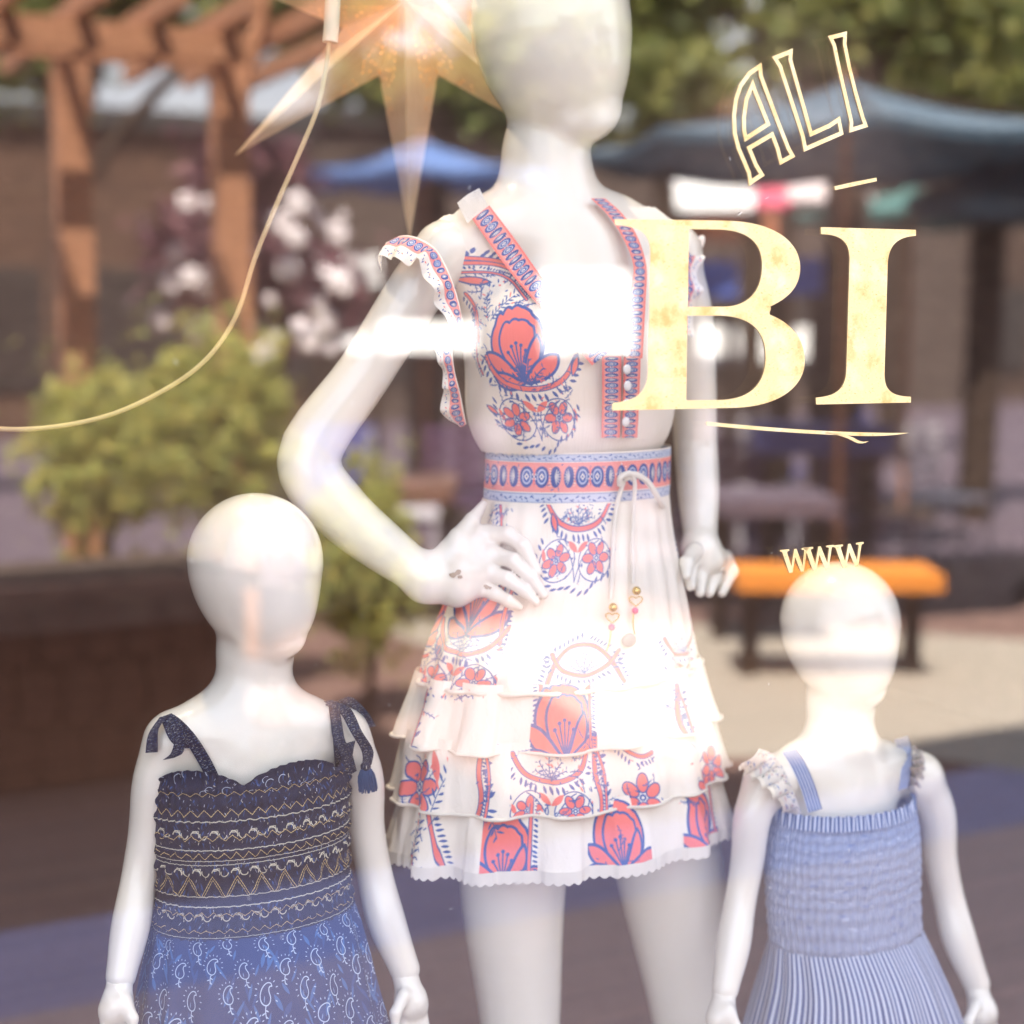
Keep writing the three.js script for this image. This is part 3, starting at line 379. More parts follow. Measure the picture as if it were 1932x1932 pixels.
flutter([[728, 458, -0.03], [760, 444, 0], [792, 450, 0.028], [822, 470, 0.05], [843, 505, 0.07], [860, 549, 0.08], [872, 600, 0.084], [874, 640, 0.08]], [[716, 512, -0.02], [732, 486, 0.02], [759, 500, 0.046], [786, 498, 0.06], [801, 523, 0.076], [817, 563, 0.084], [836, 604, 0.088], [846, 645, 0.084]], 1);
flutter([[852, 655, 0.07], [858, 700, 0.066], [868, 740, 0.056], [874, 770, 0.045], [880, 800, 0.03]], [[820, 660, 0.06], [834, 700, 0.056], [837, 735, 0.046], [833, 765, 0.03], [864, 806, 0.012]], 0.6, 3);
flutter([[1262, 424, 0.0], [1288, 445, 0.03], [1296, 490, 0.05], [1294, 550, 0.055], [1288, 625, 0.05]], [[1300, 426, -0.01], [1331, 456, 0.02], [1324, 505, 0.045], [1324, 560, 0.05], [1306, 636, 0.045]], 0.8, 4);
// drawstring with beads
const cordM = mat(lin(0.82, 0.78, 0.7), 0.9), gold = mat(lin(0.75, 0.55, 0.2), 0.25, { metalness: 1 }), pink = mat(lin(0.8, 0.12, 0.3), 0.3), onS = (u, v, l = 0.006) => (v < 934 ? bandL.on(u, v, l) : skirtL.on(u, v, l));
const ds = part(dress, 'drawstring', merge([tube([onS(1172, 906), onS(1160, 940), onS(1154, 1000), onS(1151, 1070), onS(1148, 1130)], 0.0032), tube([onS(1172, 902), onS(1180, 893, 0.012), onS(1205, 905, 0.014), onS(1230, 940, 0.012), onS(1246, 978, 0.01), onS(1254, 1006, 0.008)], 0.004), tube([onS(1172, 904, 0.008), onS(1184, 900, 0.012), onS(1190, 960), onS(1188, 1040), onS(1190, 1100)], 0.003), tube([onS(1162, 915, 0.01), onS(1160, 900, 0.014), onS(1175, 892, 0.014), onS(1186, 902, 0.01)], 0.004)]), cordM);
for (const [u, v] of [[1148, 1143], [1190, 1112]]) {
  const p = onS(u, v, 0.012), bead = new THREE.SphereGeometry(0.0058, 20, 14), heart = [], q = onS(u + 2, v + 20, 0.008);
  for (let i = 0; i <= 40; i++) { const a = i / 40 * 6.283; heart.push(q.clone().addScaledVector(RIGHT, 0.0085 * Math.sin(a) ** 3).add(V(0, 0.0075 * (0.81 * Math.cos(a) - 0.31 * Math.cos(2 * a) - 0.12 * Math.cos(3 * a)), 0))); }
  part(ds, 'gold_bead', bead.translate(p.x, p.y, p.z), gold); part(ds, 'heart_charm', tube(heart, 0.0009, 80, 6), gold);
  const r = onS(u, v + 38, 0.009); part(ds, 'pink_bead', new THREE.SphereGeometry(0.0045, 16, 10).translate(r.x, r.y, r.z), pink);
  part(ds, 'chain', tube([onS(u, v + 42), onS(u - 1, v + 62), onS(u - (v > 1120 ? 8 : -2), v + 84)], 0.0011), gold);
}
{ const p = onS(1180, 1206, 0.008); part(ds, 'shell_charm', new THREE.SphereGeometry(0.011, 20, 12).scale(1, 0.85, 0.4).translate(p.x, p.y, p.z), mat(lin(0.35, 0.28, 0.3), 0.4)); }
// ---------------------------------------------------------------- the two child mannequins
function child({ z, m, name, label, lo, hi }) {              // m maps the left child's picture units to this one's
  const K = (u, v, dz, r) => J(...m(u, v), z + dz, r * m.s);
  const head = blend([chain(K(482, 1054, 0, 121), K(488, 1085, 0.005, 114), K(512, 1140, 0.02, 86), K(533, 1196, 0.03, 46)), chain(K(481, 1062, 0, 119), K(478, 1122, 0, 96), K(490, 1176, 0.01, 66))], 0.02);
  const neck = blend(limb(K(484, 1150, -0.01, 66), K(482, 1220, -0.01, 66), K(478, 1300, -0.012, 72)), 0.02);
  const S = (u, v, a, h, b, dz = 0) => ball(at(...m(u, v), z + dz), a * m.k, h * m.k, b * m.k);
  const torso = blend([S(474, 1440, 0.092, 0.10, 0.056), S(472, 1600, 0.076, 0.15, 0.046), S(470, 1790, 0.082, 0.13, 0.05), ...limb(K(468, 1352, -0.012, 40), K(400, 1368, -0.008, 36), K(330, 1390, 0, 43)), ...limb(K(496, 1352, -0.012, 40), K(570, 1366, -0.008, 36), K(640, 1386, 0, 45))], 0.04);
  const armR = chain(K(648, 1390, 0, 46), K(682, 1462, 0, 41), K(690, 1560, -0.01, 36), K(706, 1645, -0.008, 34), K(728, 1735, 0.01, 37), K(764, 1829, 0.03, 29));
  const armL = chain(K(320, 1402, 0, 46), K(292, 1468, 0, 41), K(278, 1570, -0.01, 36), K(262, 1658, -0.008, 34), K(246, 1750, 0.01, 37), K(228, 1842, 0.03, 29));
  const legs = union(chain(K(420, 1850, 0, 84), K(410, 2080, 0, 70), K(405, 2290, 0.01, 50), K(402, 2400, -0.02, 50), K(400, 2560, -0.02, 32), K(402, 2600, 0.05, 24)), chain(K(520, 1850, 0, 84), K(532, 2080, 0, 70), K(540, 2290, 0.01, 50), K(542, 2400, -0.02, 50), K(545, 2560, -0.02, 32), K(552, 2600, 0.05, 24)));
  const trunk = (x, y, w) => smin(torso(x, y, w), neck(x, y, w), 0.028);
  const body = (x, y, w) => smin(smin(smin(smin(trunk(x, y, w), armR(x, y, w), 0.025), armL(x, y, w), 0.025), head(x, y, w), 0.012), legs(x, y, w), 0.03);
  const c = at(...m(478, 1500), z), t = thing('mannequin', label, 'mannequin', V(c.x, 0.28, z));
  part(t, 'body', skin(body, V(c.x - 0.26 * m.k, 0.285, z - 0.15 * m.k), V(c.x + 0.28 * m.k, at(...m(480, 900), z).y, z + 0.17 * m.k), 0.005), glossM);
  for (const [w, k, q] of [[[763, 1833, 0.031], [776, 1890, 0.045], 1], [[227, 1846, 0.031], [220, 1900, 0.045], -1]]) {  // separate hands on the wrist joint
    const a = K(...w, 25), b = K(...k, 26), fs = [[-15, 0], [-5, 8], [6, 8], [16, 2]].map(([dx, dv]) => blend(limb(K(k[0] + dx * 1.1, k[1] + 14, k[2], 12), K(k[0] + dx * 1.35 + q * 4, k[1] + 52 + dv, k[2] + 0.006, 10.5), K(k[0] + dx * 1.3, k[1] + 86 + dv, k[2] + 0.004, 7)), 0.003));
    const th = blend(limb(K(k[0] - q * 14, k[1] - 12, k[2] + 0.012, 13), K(k[0] - q * 30, k[1] + 22, k[2] + 0.022, 11), K(k[0] - q * 30, k[1] + 52, k[2] + 0.026, 7.5)), 0.004);
    const palm = blend([...limb(a, b), ...limb(b, K(k[0] + 10, k[1] + 12, k[2], 19)), ...limb(b, K(k[0] - 10, k[1] + 10, k[2], 20))], 0.012), u = union(...fs), cut = a.p.y + a.r * 0.05;
    const f = (x, y, w2) => Math.max(smin(smin(palm(x, y, w2), u(x, y, w2), 0.004), th(x, y, w2), 0.008), y - cut);
    part(t, 'hand', skin(f, V(b.p.x - 0.06, a.p.y - 0.14, b.p.z - 0.06), V(b.p.x + 0.06, a.p.y + 0.04, b.p.z + 0.07), 0.0028), glossM);
  }
  part(t, 'base_plate', new THREE.CylinderGeometry(0.13, 0.13, 0.008, 40).translate(c.x, 0.286, z), baseM);
  return { t, K, trunk, body, c };
}
const mLeft = (u, v) => [u, v]; mLeft.s = 1; mLeft.k = 1;
const kR = 0.885, mRight = (u, v) => [1586 + (u - 483) * kR + (v - 1052) * 0.01, 1167 + (v - 1052) * kR]; mRight.s = kR; mRight.k = kR * 2.15 / 1.9;
const L1 = child({ z: -0.336, m: mLeft, label: 'small white child mannequin wearing the navy smocked dress, left of the tall one' });
const R1 = child({ z: -0.215, m: mRight, label: 'small white child mannequin wearing the blue striped dress, behind the web address' });

// navy dress of the left child
const stitch = (c, pts, col, w, dash) => { c.strokeStyle = col; c.lineWidth = w; c.setLineDash(dash ?? []); c.beginPath(); c.moveTo(...pts[0]); for (const p of pts.slice(1)) c.lineTo(...p); c.stroke(); c.setLineDash([]); };
const smockL = loft([[1438, 294, 654, 0.072], [1478, 294, 655, 0.075], [1540, 298, 654, 0.075], [1600, 302, 653, 0.075], [1668, 304, 656, 0.077], [1722, 300, 662, 0.08]], -0.332, (al, t) => 0.0019 * Math.sin(al * 62 + 4 * noise(al * 4, t * 4)) * (0.5 + 0.5 * Math.cos(t * 62)) + 0.0013 * Math.cos(t * 62));
const smockTex = canvasTex(1600, 860, (c, W, H) => {
  c.fillStyle = '#151d3a'; c.fillRect(0, 0, W, H); c.lineCap = 'round';
  for (let i = 0; i < 1500; i++) { const x = rnd() * W, y = rnd() * H, q = rnd(); leaf(c, x, y, rr(0.9, 2.2), rr(14, 46), rr(3, 9), q < 0.45 ? '#2d4c80' : q < 0.8 ? '#0d142a' : q < 0.9 ? '#34345a' : '#22385f'); }
  for (let i = 0; i < 520; i++) { const x = rnd() * W, y = rnd() * H; stitch(c, [[x, y], [x + rr(-8, 8), y + rr(4, 16)]], rnd() < 0.7 ? '#c9cfd8' : '#e2d9bb', rr(1.5, 3.2)); }
  for (let i = 0; i < 26; i++) { c.strokeStyle = '#c4ccd8'; c.lineWidth = 3; c.beginPath(); c.arc(rnd() * W, rnd() * H * 0.16, rr(12, 26), 2.4, 5.4); c.stroke(); }
  const Y = (f) => f * H, line = (f, w = 6) => { const p = []; for (let x = 0; x <= W; x += 9) p.push([x, Y(f) + rr(-2, 2)]); stitch(c, p, '#b9b8a6', w, [7, 3]); stitch(c, p, '#e3dcc0', w * 0.35, [4, 6]); };
  const dark = (a, b) => { c.fillStyle = '#0b1230'; c.fillRect(0, Y(a), W, Y(b) - Y(a)); };
  const zig = (f, h, n, col = '#d9bf86', w = 3.4) => { const p = []; for (let i = 0; i <= n * 2; i++) p.push([W * i / (n * 2), Y(f) + (i % 2 ? h : -h) + rr(-1.5, 1.5)]); stitch(c, p, '#070b1c', w + 2.4); stitch(c, p, col, w, [10, 4]); };
  const scroll = (f) => { for (let x = 0; x < W; x += 96) { c.strokeStyle = '#cfc9b0'; c.lineWidth = 5; c.beginPath(); c.arc(x + 30, Y(f), 20, 3.3, 6.6); c.stroke(); c.beginPath(); c.arc(x + 74, Y(f) - 4, 18, 0.2, 3.4); c.stroke(); c.lineWidth = 3; c.strokeRect(x + 20, Y(f) - 22, 30, 8); } };
  zig(0.13, 14, 26); zig(0.26, 16, 24); line(0.305); scroll(0.385); zig(0.40, 14, 24); line(0.475, 5); dark(0.487, 0.528); zig(0.508, 15, 26); line(0.54, 5); line(0.565, 4);
  scroll(0.61); zig(0.68, 46, 13); zig(0.70, 46, 13, '#cbb27c', 3); dark(0.735, 0.775); line(0.73, 5); line(0.785, 5); scroll(0.85); zig(0.83, 12, 26); zig(0.925, 12, 28); line(0.975, 4);
});
const navy = thing('dress', 'navy blue smocked child sundress with gold stitching and tied straps, on the left child mannequin', 'dress', V(L1.c.x, smockL.row(1)[1], -0.332));
part(navy, 'smocked_bodice', smockL.geo(520, 60, 0, 1, (al, j) => (j < 0.07 ? (1 - j / 0.07) * (0.024 * Math.pow(Math.abs(Math.sin(al * 2.9 + 0.75)), 0.6) - 0.01) : 0)), mat(lin(1, 1, 1), 0.85, { map: smockTex }));
const navySkirtL = loft([[1720, 301, 662, 0.081], [1785, 286, 684, 0.10], [1880, 268, 708, 0.118], [1960, 252, 730, 0.13], [2060, 236, 752, 0.14], [2180, 222, 772, 0.15]], -0.332, (al, t) => (0.3 + t) * gather(17, 0.007, 9)(al, t));
const navyTex = canvasTex(1600, 1300, (c, W, H) => {
  c.fillStyle = '#223b70'; c.fillRect(0, 0, W, H); const ks = W / navySkirtL.wmm, ky = H / navySkirtL.hmm; c.scale(ks, ky); const w = W / ks, h = H / ky;
  for (let i = 0; i < 420; i++) leaf(c, rnd() * w, rnd() * h, (rnd() < 0.5 ? 1.1 : 2.0) + rr(-0.3, 0.3), rr(16, 34), rr(3, 6.5), rnd() < 0.55 ? '#3f6ba6' : '#2b4c86');
  const paisley = (x, y, s) => { c.save(); c.translate(x, y); c.rotate(rr(-0.25, 0.25)); c.scale(s, s); c.strokeStyle = '#c3d3e8'; c.lineWidth = 1.5; c.lineCap = 'round'; c.beginPath(); c.moveTo(0, 11); c.bezierCurveTo(-12, 9, -11, -7, -3, -13); c.bezierCurveTo(1, -17, 9, -17, 9, -11); c.bezierCurveTo(4, -12, 3, -7, 6, -1); c.bezierCurveTo(9, 6, 5, 11, 0, 11); c.stroke(); leaf(c, -3, 8, -1.5, 9, 1.4, '#8fa9d0'); c.beginPath(); c.moveTo(0, 11); c.quadraticCurveTo(-2, 18, 1, 25); c.stroke(); for (const [y, q] of [[16, 0.4], [19, 2.7], [23, 0.5]]) leaf(c, -1, y, q, 6, 1.8, '#c3d3e8'); for (let i = 0; i < 11; i++) { const a = 2.6 + i * 0.42, b = 14 + (i > 5 ? (i - 5) * 0.5 : 0); leaf(c, b * Math.cos(a), -4 + b * 1.15 * Math.sin(a), a, 4, 1.5, '#c3d3e8'); } c.restore(); };
  for (let j = 0; j < 9; j++) for (let i = 0; i < 12; i++) paisley((i + 0.5 * (j % 2) + rr(-0.12, 0.12)) * w / 11, 16 + j * 36 + rr(-6, 6), rr(0.75, 0.95));
});
part(navy, 'skirt', navySkirtL.geo(360, 40), mat(lin(1, 1, 1), 0.85, { map: navyTex }));
const strapTex = canvasTex(256, 64, (c, W, H) => { c.fillStyle = '#141c38'; c.fillRect(0, 0, W, H); for (let i = 0; i < 46; i++) leaf(c, rnd() * W, rnd() * H, rnd() * 6, rr(8, 24), rr(3, 7), ['#c9c6b4', '#2f4a80', '#8d94a8'][i % 3]); }, true), strapM = mat(lin(1, 1, 1), 0.85, { map: strapTex });
const onG = (f, u, v, l) => hit(f, u, v, l) ?? at(u, v, -0.33);
const strap = (dr, f, pts, w, m, dir) => { const p = pts.map(([u, v, l]) => onG(f, u, v, l ?? 0.004)); return part(dr, 'shoulder_strap', ribbon(p, p.map(() => dir.clone()), w, 40), m); };
strap(navy, L1.body, [[414, 1494], [388, 1440], [358, 1392], [330, 1362], [312, 1350]], 0.0145, strapM, V(1, 0.35, 0.2));
strap(navy, L1.body, [[644, 1462], [640, 1420], [636, 1370], [626, 1330], [618, 1322]], 0.0135, strapM, V(1, 0.1, 0.1));
const bowAt = (a) => part(navy, 'tie_bow', merge(a.map((p) => { const q = p.map(([u, v, l]) => onG(L1.body, u, v, l)); return ribbon(q, q.map((s, i) => V(0.9, 0.25 + 0.3 * Math.sin(i * 2), 0.3)), 0.014, 40); })), strapM);
bowAt([[[622, 1326, 0.012], [650, 1340, 0.02], [672, 1380, 0.018], [694, 1420, 0.014], [692, 1448, 0.012]], [[630, 1328, 0.012], [634, 1362, 0.02], [640, 1396, 0.018], [652, 1420, 0.016], [664, 1460, 0.014]], [[628, 1324, 0.014], [652, 1320, 0.022], [680, 1340, 0.02], [700, 1372, 0.014]], [[660, 1400, 0.014], [656, 1430, 0.016], [650, 1470, 0.012]]]);
bowAt([[[318, 1352, 0.012], [338, 1384, 0.016], [334, 1420, 0.014], [318, 1432, 0.012]], [[314, 1352, 0.012], [330, 1390, 0.014], [352, 1412, 0.012]], [[312, 1350, 0.014], [290, 1380, 0.016], [286, 1420, 0.012]]]);
const tasM = mat(lin(0.03, 0.075, 0.19), 0.95);
{ const p = onG(L1.body, 690, 1446, 0.016), th = []; for (let i = 0; i < 70; i++) { const a = rnd() * 6.283, q = 0.011 * Math.sqrt(rnd()), o = V(Math.cos(a) * q, 0, Math.sin(a) * q * 0.7); th.push(tube([p.clone().addScaledVector(o, 0.35), p.clone().add(o).add(V(0.001, -0.012, 0)), p.clone().addScaledVector(o, 1.1).add(V(0.003 + rr(-0.001, 0.001), -0.031 + rr(-0.002, 0.002), 0))], 0.0009, 5, 4)); }
  const tas = part(navy, 'tassel', merge(th), tasM); part(tas, 'knot', new THREE.SphereGeometry(0.0065, 16, 12).translate(p.x, p.y, p.z), strapM); }

// striped dress of the right child
const fineTex = canvasTex(2000, 640, (c, W, H) => { c.fillStyle = '#b4bccf'; c.fillRect(0, 0, W, H); for (let i = 0; i < 130; i++) { c.fillStyle = '#5c7099'; c.beginPath(); const x = i * W / 130; c.moveTo(x, 0); for (let y = 0; y <= H; y += 10) c.lineTo(x + 1.6 * Math.sin(y * 0.06 + i) + 1.2 * noise(x * 0.02, y * 0.02), y); for (let y = H; y >= 0; y -= 10) c.lineTo(x + 7.2 + 1.6 * Math.sin(y * 0.06 + i), y); c.fill(); } for (let i = 0; i < 260; i++) { c.fillStyle = `rgba(${rnd() < 0.6 ? '210,219,238' : '80,104,160'},.33)`; c.fillRect(rnd() * W, rnd() * H, rr(10, 60), rr(5, 14)); } });
const wideTex = canvasTex(1600, 400, (c, W, H) => { c.fillStyle = '#cdd5e4'; c.fillRect(0, 0, W, H); for (let i = 0; i < 62; i++) { c.fillStyle = i % 2 ? '#46608f' : '#3a5586'; c.fillRect(i * W / 62, 0, W / 62 * 0.58, H); } });
const rowR = (v, a, b, d) => { const [u0, w] = mRight(a, v), [u1] = mRight(b, v); return [w, u0, u1, d * mRight.k]; };
const smockR = loft([rowR(1452, 330, 640, 0.07), rowR(1500, 318, 652, 0.076), rowR(1570, 312, 656, 0.078), rowR(1640, 312, 655, 0.077), rowR(1725, 318, 656, 0.079)], -0.211, (al, t) => 0.0012 * Math.sin(al * 60 + 2 * noise(al * 3, t * 5)) + 0.0012 * Math.sin(t * 75 + 2 * noise(al * 6, t * 4)));
const striped = thing('dress', 'blue and white striped child sundress with ruffled straps, on the right child mannequin', 'dress', V(R1.c.x, smockR.row(1)[1], -0.211));
part(striped, 'smocked_bodice', smockR.geo(420, 60), mat(lin(1, 1, 1), 0.9, { map: fineTex }));
const topR = loft([rowR(1436, 326, 642, 0.076), rowR(1466, 320, 648, 0.079)], -0.211, (al, t) => (1 - t) * 0.003 * Math.sin(al * 46)); part(striped, 'top_ruffle', topR.geo(360, 8), mat(lin(1, 1, 1), 0.9, { map: wideTex }));
const stripSkirt = loft([rowR(1722, 317, 657, 0.08), rowR(1800, 300, 690, 0.11), rowR(1900, 270, 730, 0.13), rowR(2020, 240, 760, 0.15), rowR(2140, 220, 790, 0.165)], -0.211, (al, t) => (0.25 + t) * gather(19, 0.008, 14)(al, t));
part(striped, 'skirt', stripSkirt.geo(360, 36), mat(lin(1, 1, 1), 0.9, { map: wideTex }));
const stripeM = mat(lin(1, 1, 1), 0.9, { map: canvasTex(64, 128, (c, W, H) => { c.fillStyle = '#cdd5e4'; c.fillRect(0, 0, W, H); c.fillStyle = '#35589a'; for (let i = 0; i < 5; i++) c.fillRect(0, i * 26, W, 15); }, true) });
const onR = (u, v, l) => hit(R1.body, u, v, l) ?? at(u, v, -0.18);
for (const k of [[[1538, 1530], [1522, 1480], [1504, 1440], [1488, 1416]], [[1700, 1490], [1708, 1450], [1706, 1412], [1700, 1392]]]) { const p = k.map(([u, v]) => onR(u, v, 0.004)); part(striped, 'shoulder_strap', ribbon(p, p.map(() => V(1, 0.2, 0.2)), 0.021, 30), stripeM); }
{ const Q = (a) => new THREE.CatmullRomCurve3(a.map((q) => onR(...q))), a = Q([[1512, 1534, 0.008], [1496, 1490, 0.01], [1478, 1450, 0.012], [1458, 1424, 0.012], [1432, 1412, 0.006]]), b = Q([[1484, 1540, 0.012], [1460, 1506, 0.02], [1434, 1480, 0.022], [1408, 1462, 0.02], [1394, 1444, 0.014]]);
  part(striped, 'strap_ruffle', grid(120, 8, (i, j) => ({ p: a.getPoint(i).lerp(b.getPoint(i), j).add(V(0, 0.005 * j * Math.sin(i * 38 + 2 * noise(i * 5, 2)), 0.006 * Math.sin(Math.PI * j) + 0.005 * j * Math.cos(i * 38 + 2 * noise(i * 5, 2)))), u: i * 2, v: 1 - j })), mat(lin(1, 1, 1), 0.9, { map: flTexR() })); }
for (const k of [[[1722, 1496, 0.006], [1736, 1452, 0.014], [1738, 1420, 0.014]]]) { const p = k.map((q) => onR(...q)); part(striped, 'strap_ruffle', ribbon(p, p.map(() => V(-0.7, 0.6, 0.4)), 0.05, 90, 0.006, 5), mat(lin(1, 1, 1), 0.9, { map: flTexR() })); }
function flTexR() { return canvasTex(256, 128, (c, W, H) => { c.fillStyle = '#d8d3cb'; c.fillRect(0, 0, W, H); for (let i = 0; i < 90; i++) leaf(c, rnd() * W, rnd() * H * 0.8, rnd() * 6, rr(8, 26), rr(3, 7), ['#3d5a58', '#b9898a', '#35549a', '#6d86b5'][i % 4]); c.fillStyle = '#e9e2d2'; c.fillRect(0, H - 16, W, 16); }, true); }

// ---------------------------------------------------------------- paper star lantern and its cord
{
  const z = -0.72, C = at(770, 24, z), q = mm(C), star = thing('star_lantern', 'seven pointed perforated paper star lantern hanging above and behind the tall mannequin', 'lantern', C.clone());
  const sizeT = 512, holes = canvasTex(sizeT, sizeT, (c, w, h) => {                    // alpha: uv x along the arm, y across
    c.fillStyle = '#fff'; c.fillRect(0, 0, w, h); c.fillStyle = '#000'; const dot = (x, y, r) => { c.beginPath(); c.ellipse(x * w, y * h, r * 1.25, r * 2.3, 0, 0, 7); c.fill(); };
    for (let i = 0; i < 10; i++) dot(0.12 + i * 0.045, 0.08 + 0.02 * Math.sin(i), 4);
    for (let k = 0; k < 3; k++) { const x = 0.2 + k * 0.12, y = 0.4 - k * 0.05; for (let i = 0; i < 5; i++) dot(x + 0.036 * Math.cos(i * 1.257), y + 0.11 * Math.sin(i * 1.257), 3.6); } for (let i = 0; i < 7; i++) dot(0.12 + i * 0.032, 0.72 - i * 0.03, 3.6);
  }, false, false);
  const paperTex = canvasTex(256, 256, (c, w, h) => { c.fillStyle = '#e6cfae'; c.fillRect(0, 0, w, h); for (let i = 0; i < 2600; i++) { c.fillStyle = `rgba(${rnd() < 0.5 ? '255,235,200' : '150,110,70'},${rr(0.03, 0.14)})`; c.fillRect(rnd() * w, rnd() * h, rr(3, 30), rr(0.7, 2)); } });
  const paperM = new THREE.MeshPhysicalMaterial({ map: paperTex, color: lin(0.95, 0.9, 0.85), roughness: 0.95, transmission: 0.1, thickness: 0, side: THREE.DoubleSide, alphaMap: holes, alphaTest: 0.5 });
  const tipR = 425 * q, valR = 128 * q, X = RIGHT, dz = RIGHT.clone().cross(V(0, 1, 0)).negate(); const face = V(-Math.sin(YAW), 0, Math.cos(YAW));
  const pt = (r, a, d) => C.clone().addScaledVector(X, r * Math.cos(a)).add(V(0, r * Math.sin(a), 0)).addScaledVector(face, d);
  for (let k = 0; k < 7; k++) {
    const a = -Math.PI / 2 + k * 2 * Math.PI / 7, pos = [], uv = [];
    for (const d of [1, -1]) for (const s of [1, -1]) { const T = pt(tipR, a, 0), W = pt(valR, a + s * Math.PI / 7, 0), O = pt(0, a, d * 0.085); for (const [p, x, y] of [[O, 0, 0], [W, 0.32, 1], [T, 1, 0]]) { pos.push(p.x, p.y, p.z); uv.push(x, y); } }
    const g = new THREE.BufferGeometry(); g.setAttribute('position', new THREE.Float32BufferAttribute(pos, 3)); g.setAttribute('uv', new THREE.Float32BufferAttribute(uv, 2)); g.computeVertexNormals(); part(star, 'star_point', g, paperM);
  }
  const flap = [at(800, -30, z + 0.12), at(846, 18, z + 0.12), at(893, 78, z + 0.1)]; part(star, 'paper_flap', ribbon(flap, flap.map(() => V(0.55, 0.6, 0.4)), 0.012, 20), mat(lin(0.8, 0.7, 0.52), 0.9));
  const bulb = new THREE.Mesh(new THREE.SphereGeometry(0.022, 20, 14), new THREE.MeshStandardMaterial({ color: lin(1, 0.8, 0.5), emissive: lin(1, 0.55, 0.2), emissiveIntensity: 1 })); bulb.name = 'lamp_bulb'; bulb.position.set(0, 0, 0); star.add(bulb);
  const lamp = new THREE.PointLight(new THREE.Color(1, 0.52, 0.16), 0.009, 0, 2); lamp.name = 'lantern_light'; lamp.shadow.radius = 1; lamp.position.copy(C); lamp.castShadow = true; scene.add(lamp);
  part(star, 'hanging_wire', tube([C.clone(), C.clone().add(V(0, 0.4, 0)), V(C.x, 3.19, C.z)], 0.002, 30), mat(lin(0.6, 0.55, 0.45), 0.8));
  const zc = -0.2, cord = thing('power_cord', 'beige fabric lamp cord with cream socket, curving down left of the star lantern', 'cord', at(600, 300, zc));
  part(cord, 'cable', tube([at(622, 70, zc), at(616, 120, zc), at(600, 200, zc), at(564, 290, zc - 0.01), at(520, 390, zc - 0.02), at(480, 490, zc - 0.03), at(452, 580, zc - 0.04), at(428, 628, zc - 0.05), at(385, 682, zc - 0.06), at(320, 730, zc - 0.08), at(200, 785, zc - 0.11), at(40, 810, zc - 0.15), at(-160, 790, zc - 0.2)], 0.0027, 160), mat(lin(0.62, 0.47, 0.25), 0.85));
  part(cord, 'socket', tube([at(623, 80, zc), at(626, 40, zc), at(630, -60, zc)], 0.0085, 20, 16), mat(lin(0.75, 0.68, 0.5), 0.4)); part(cord, 'upper_cable', tube([at(630, -60, zc), at(634, -300, zc), V(at(634, -300, zc).x, 3.19, zc)], 0.0027, 30), mat(lin(0.62, 0.47, 0.25), 0.85));
}

// ---------------------------------------------------------------- gilt lettering on the pane
const giltTex = canvasTex(512, 512, (c, w, h) => { c.fillStyle = '#fadfa8'; c.fillRect(0, 0, w, h); for (let i = 0; i < 2600; i++) { c.fillStyle = `rgba(${rnd() < 0.6 ? '255,240,196' : '190,138,70'},${rr(0.08, 0.42)})`; c.fillRect(rnd() * w, rnd() * h, rr(1, 9), rr(1, 5)); } for (let i = 0; i < 40; i++) { const x = rnd() * w, y = rnd() * h; for (let k = 0; k < 26; k++) { c.fillStyle = `rgba(${i % 2 ? '255,244,214' : '228,178,104'},.10)`; c.beginPath(); c.ellipse(x + rr(-30, 30), y + rr(-30, 30), rr(6, 26), rr(4, 16), rnd() * 3, 0, 7); c.fill(); } } for (let i = 0; i < 160; i++) { c.strokeStyle = `rgba(140,100,50,${rr(0.1, 0.4)})`; c.lineWidth = 0.8; const x = rnd() * w, y = rnd() * h; c.beginPath(); c.moveTo(x, y); c.lineTo(x + rr(-12, 12), y + rr(-12, 12)); c.stroke(); } }, true); giltTex.repeat.set(6, 6);
const giltM = mat(lin(1, 0.97, 0.9), 0.45, { map: giltTex, metalness: 0.15 });
const glyph = (shapes) => { const g = new THREE.ExtrudeGeometry(shapes, { depth: 0.0006, bevelEnabled: false, curveSegments: 24 }); g.translate(0, 0, 0.0008); return g; };
const P2 = (ox, oy, k) => (x, y) => { const p = at((ox + x / k) * 0.94336, (oy + y / k) * 0.94336, 0); return [p.x, p.y]; };
const pathOf = (f, cmds, T) => { const s = new T(); for (const [k, ...a] of cmds) { const q = []; for (let i = 0; i < a.length; i += 2) q.push(...f(a[i], a[i + 1])); k === 'M' ? s.moveTo(...q) : k === 'L' ? s.lineTo(...q) : s.bezierCurveTo(...q); } return s; };
const sB = P2(1200, 400, 1932 / 510), sA = P2(1420, 40, 1601 / 290), sW = P2(1400, 1000, 1932 / 310);
const word = thing('window_lettering', 'large gold serif letters B I on the window glass', 'lettering', at(1400, 600, 0));
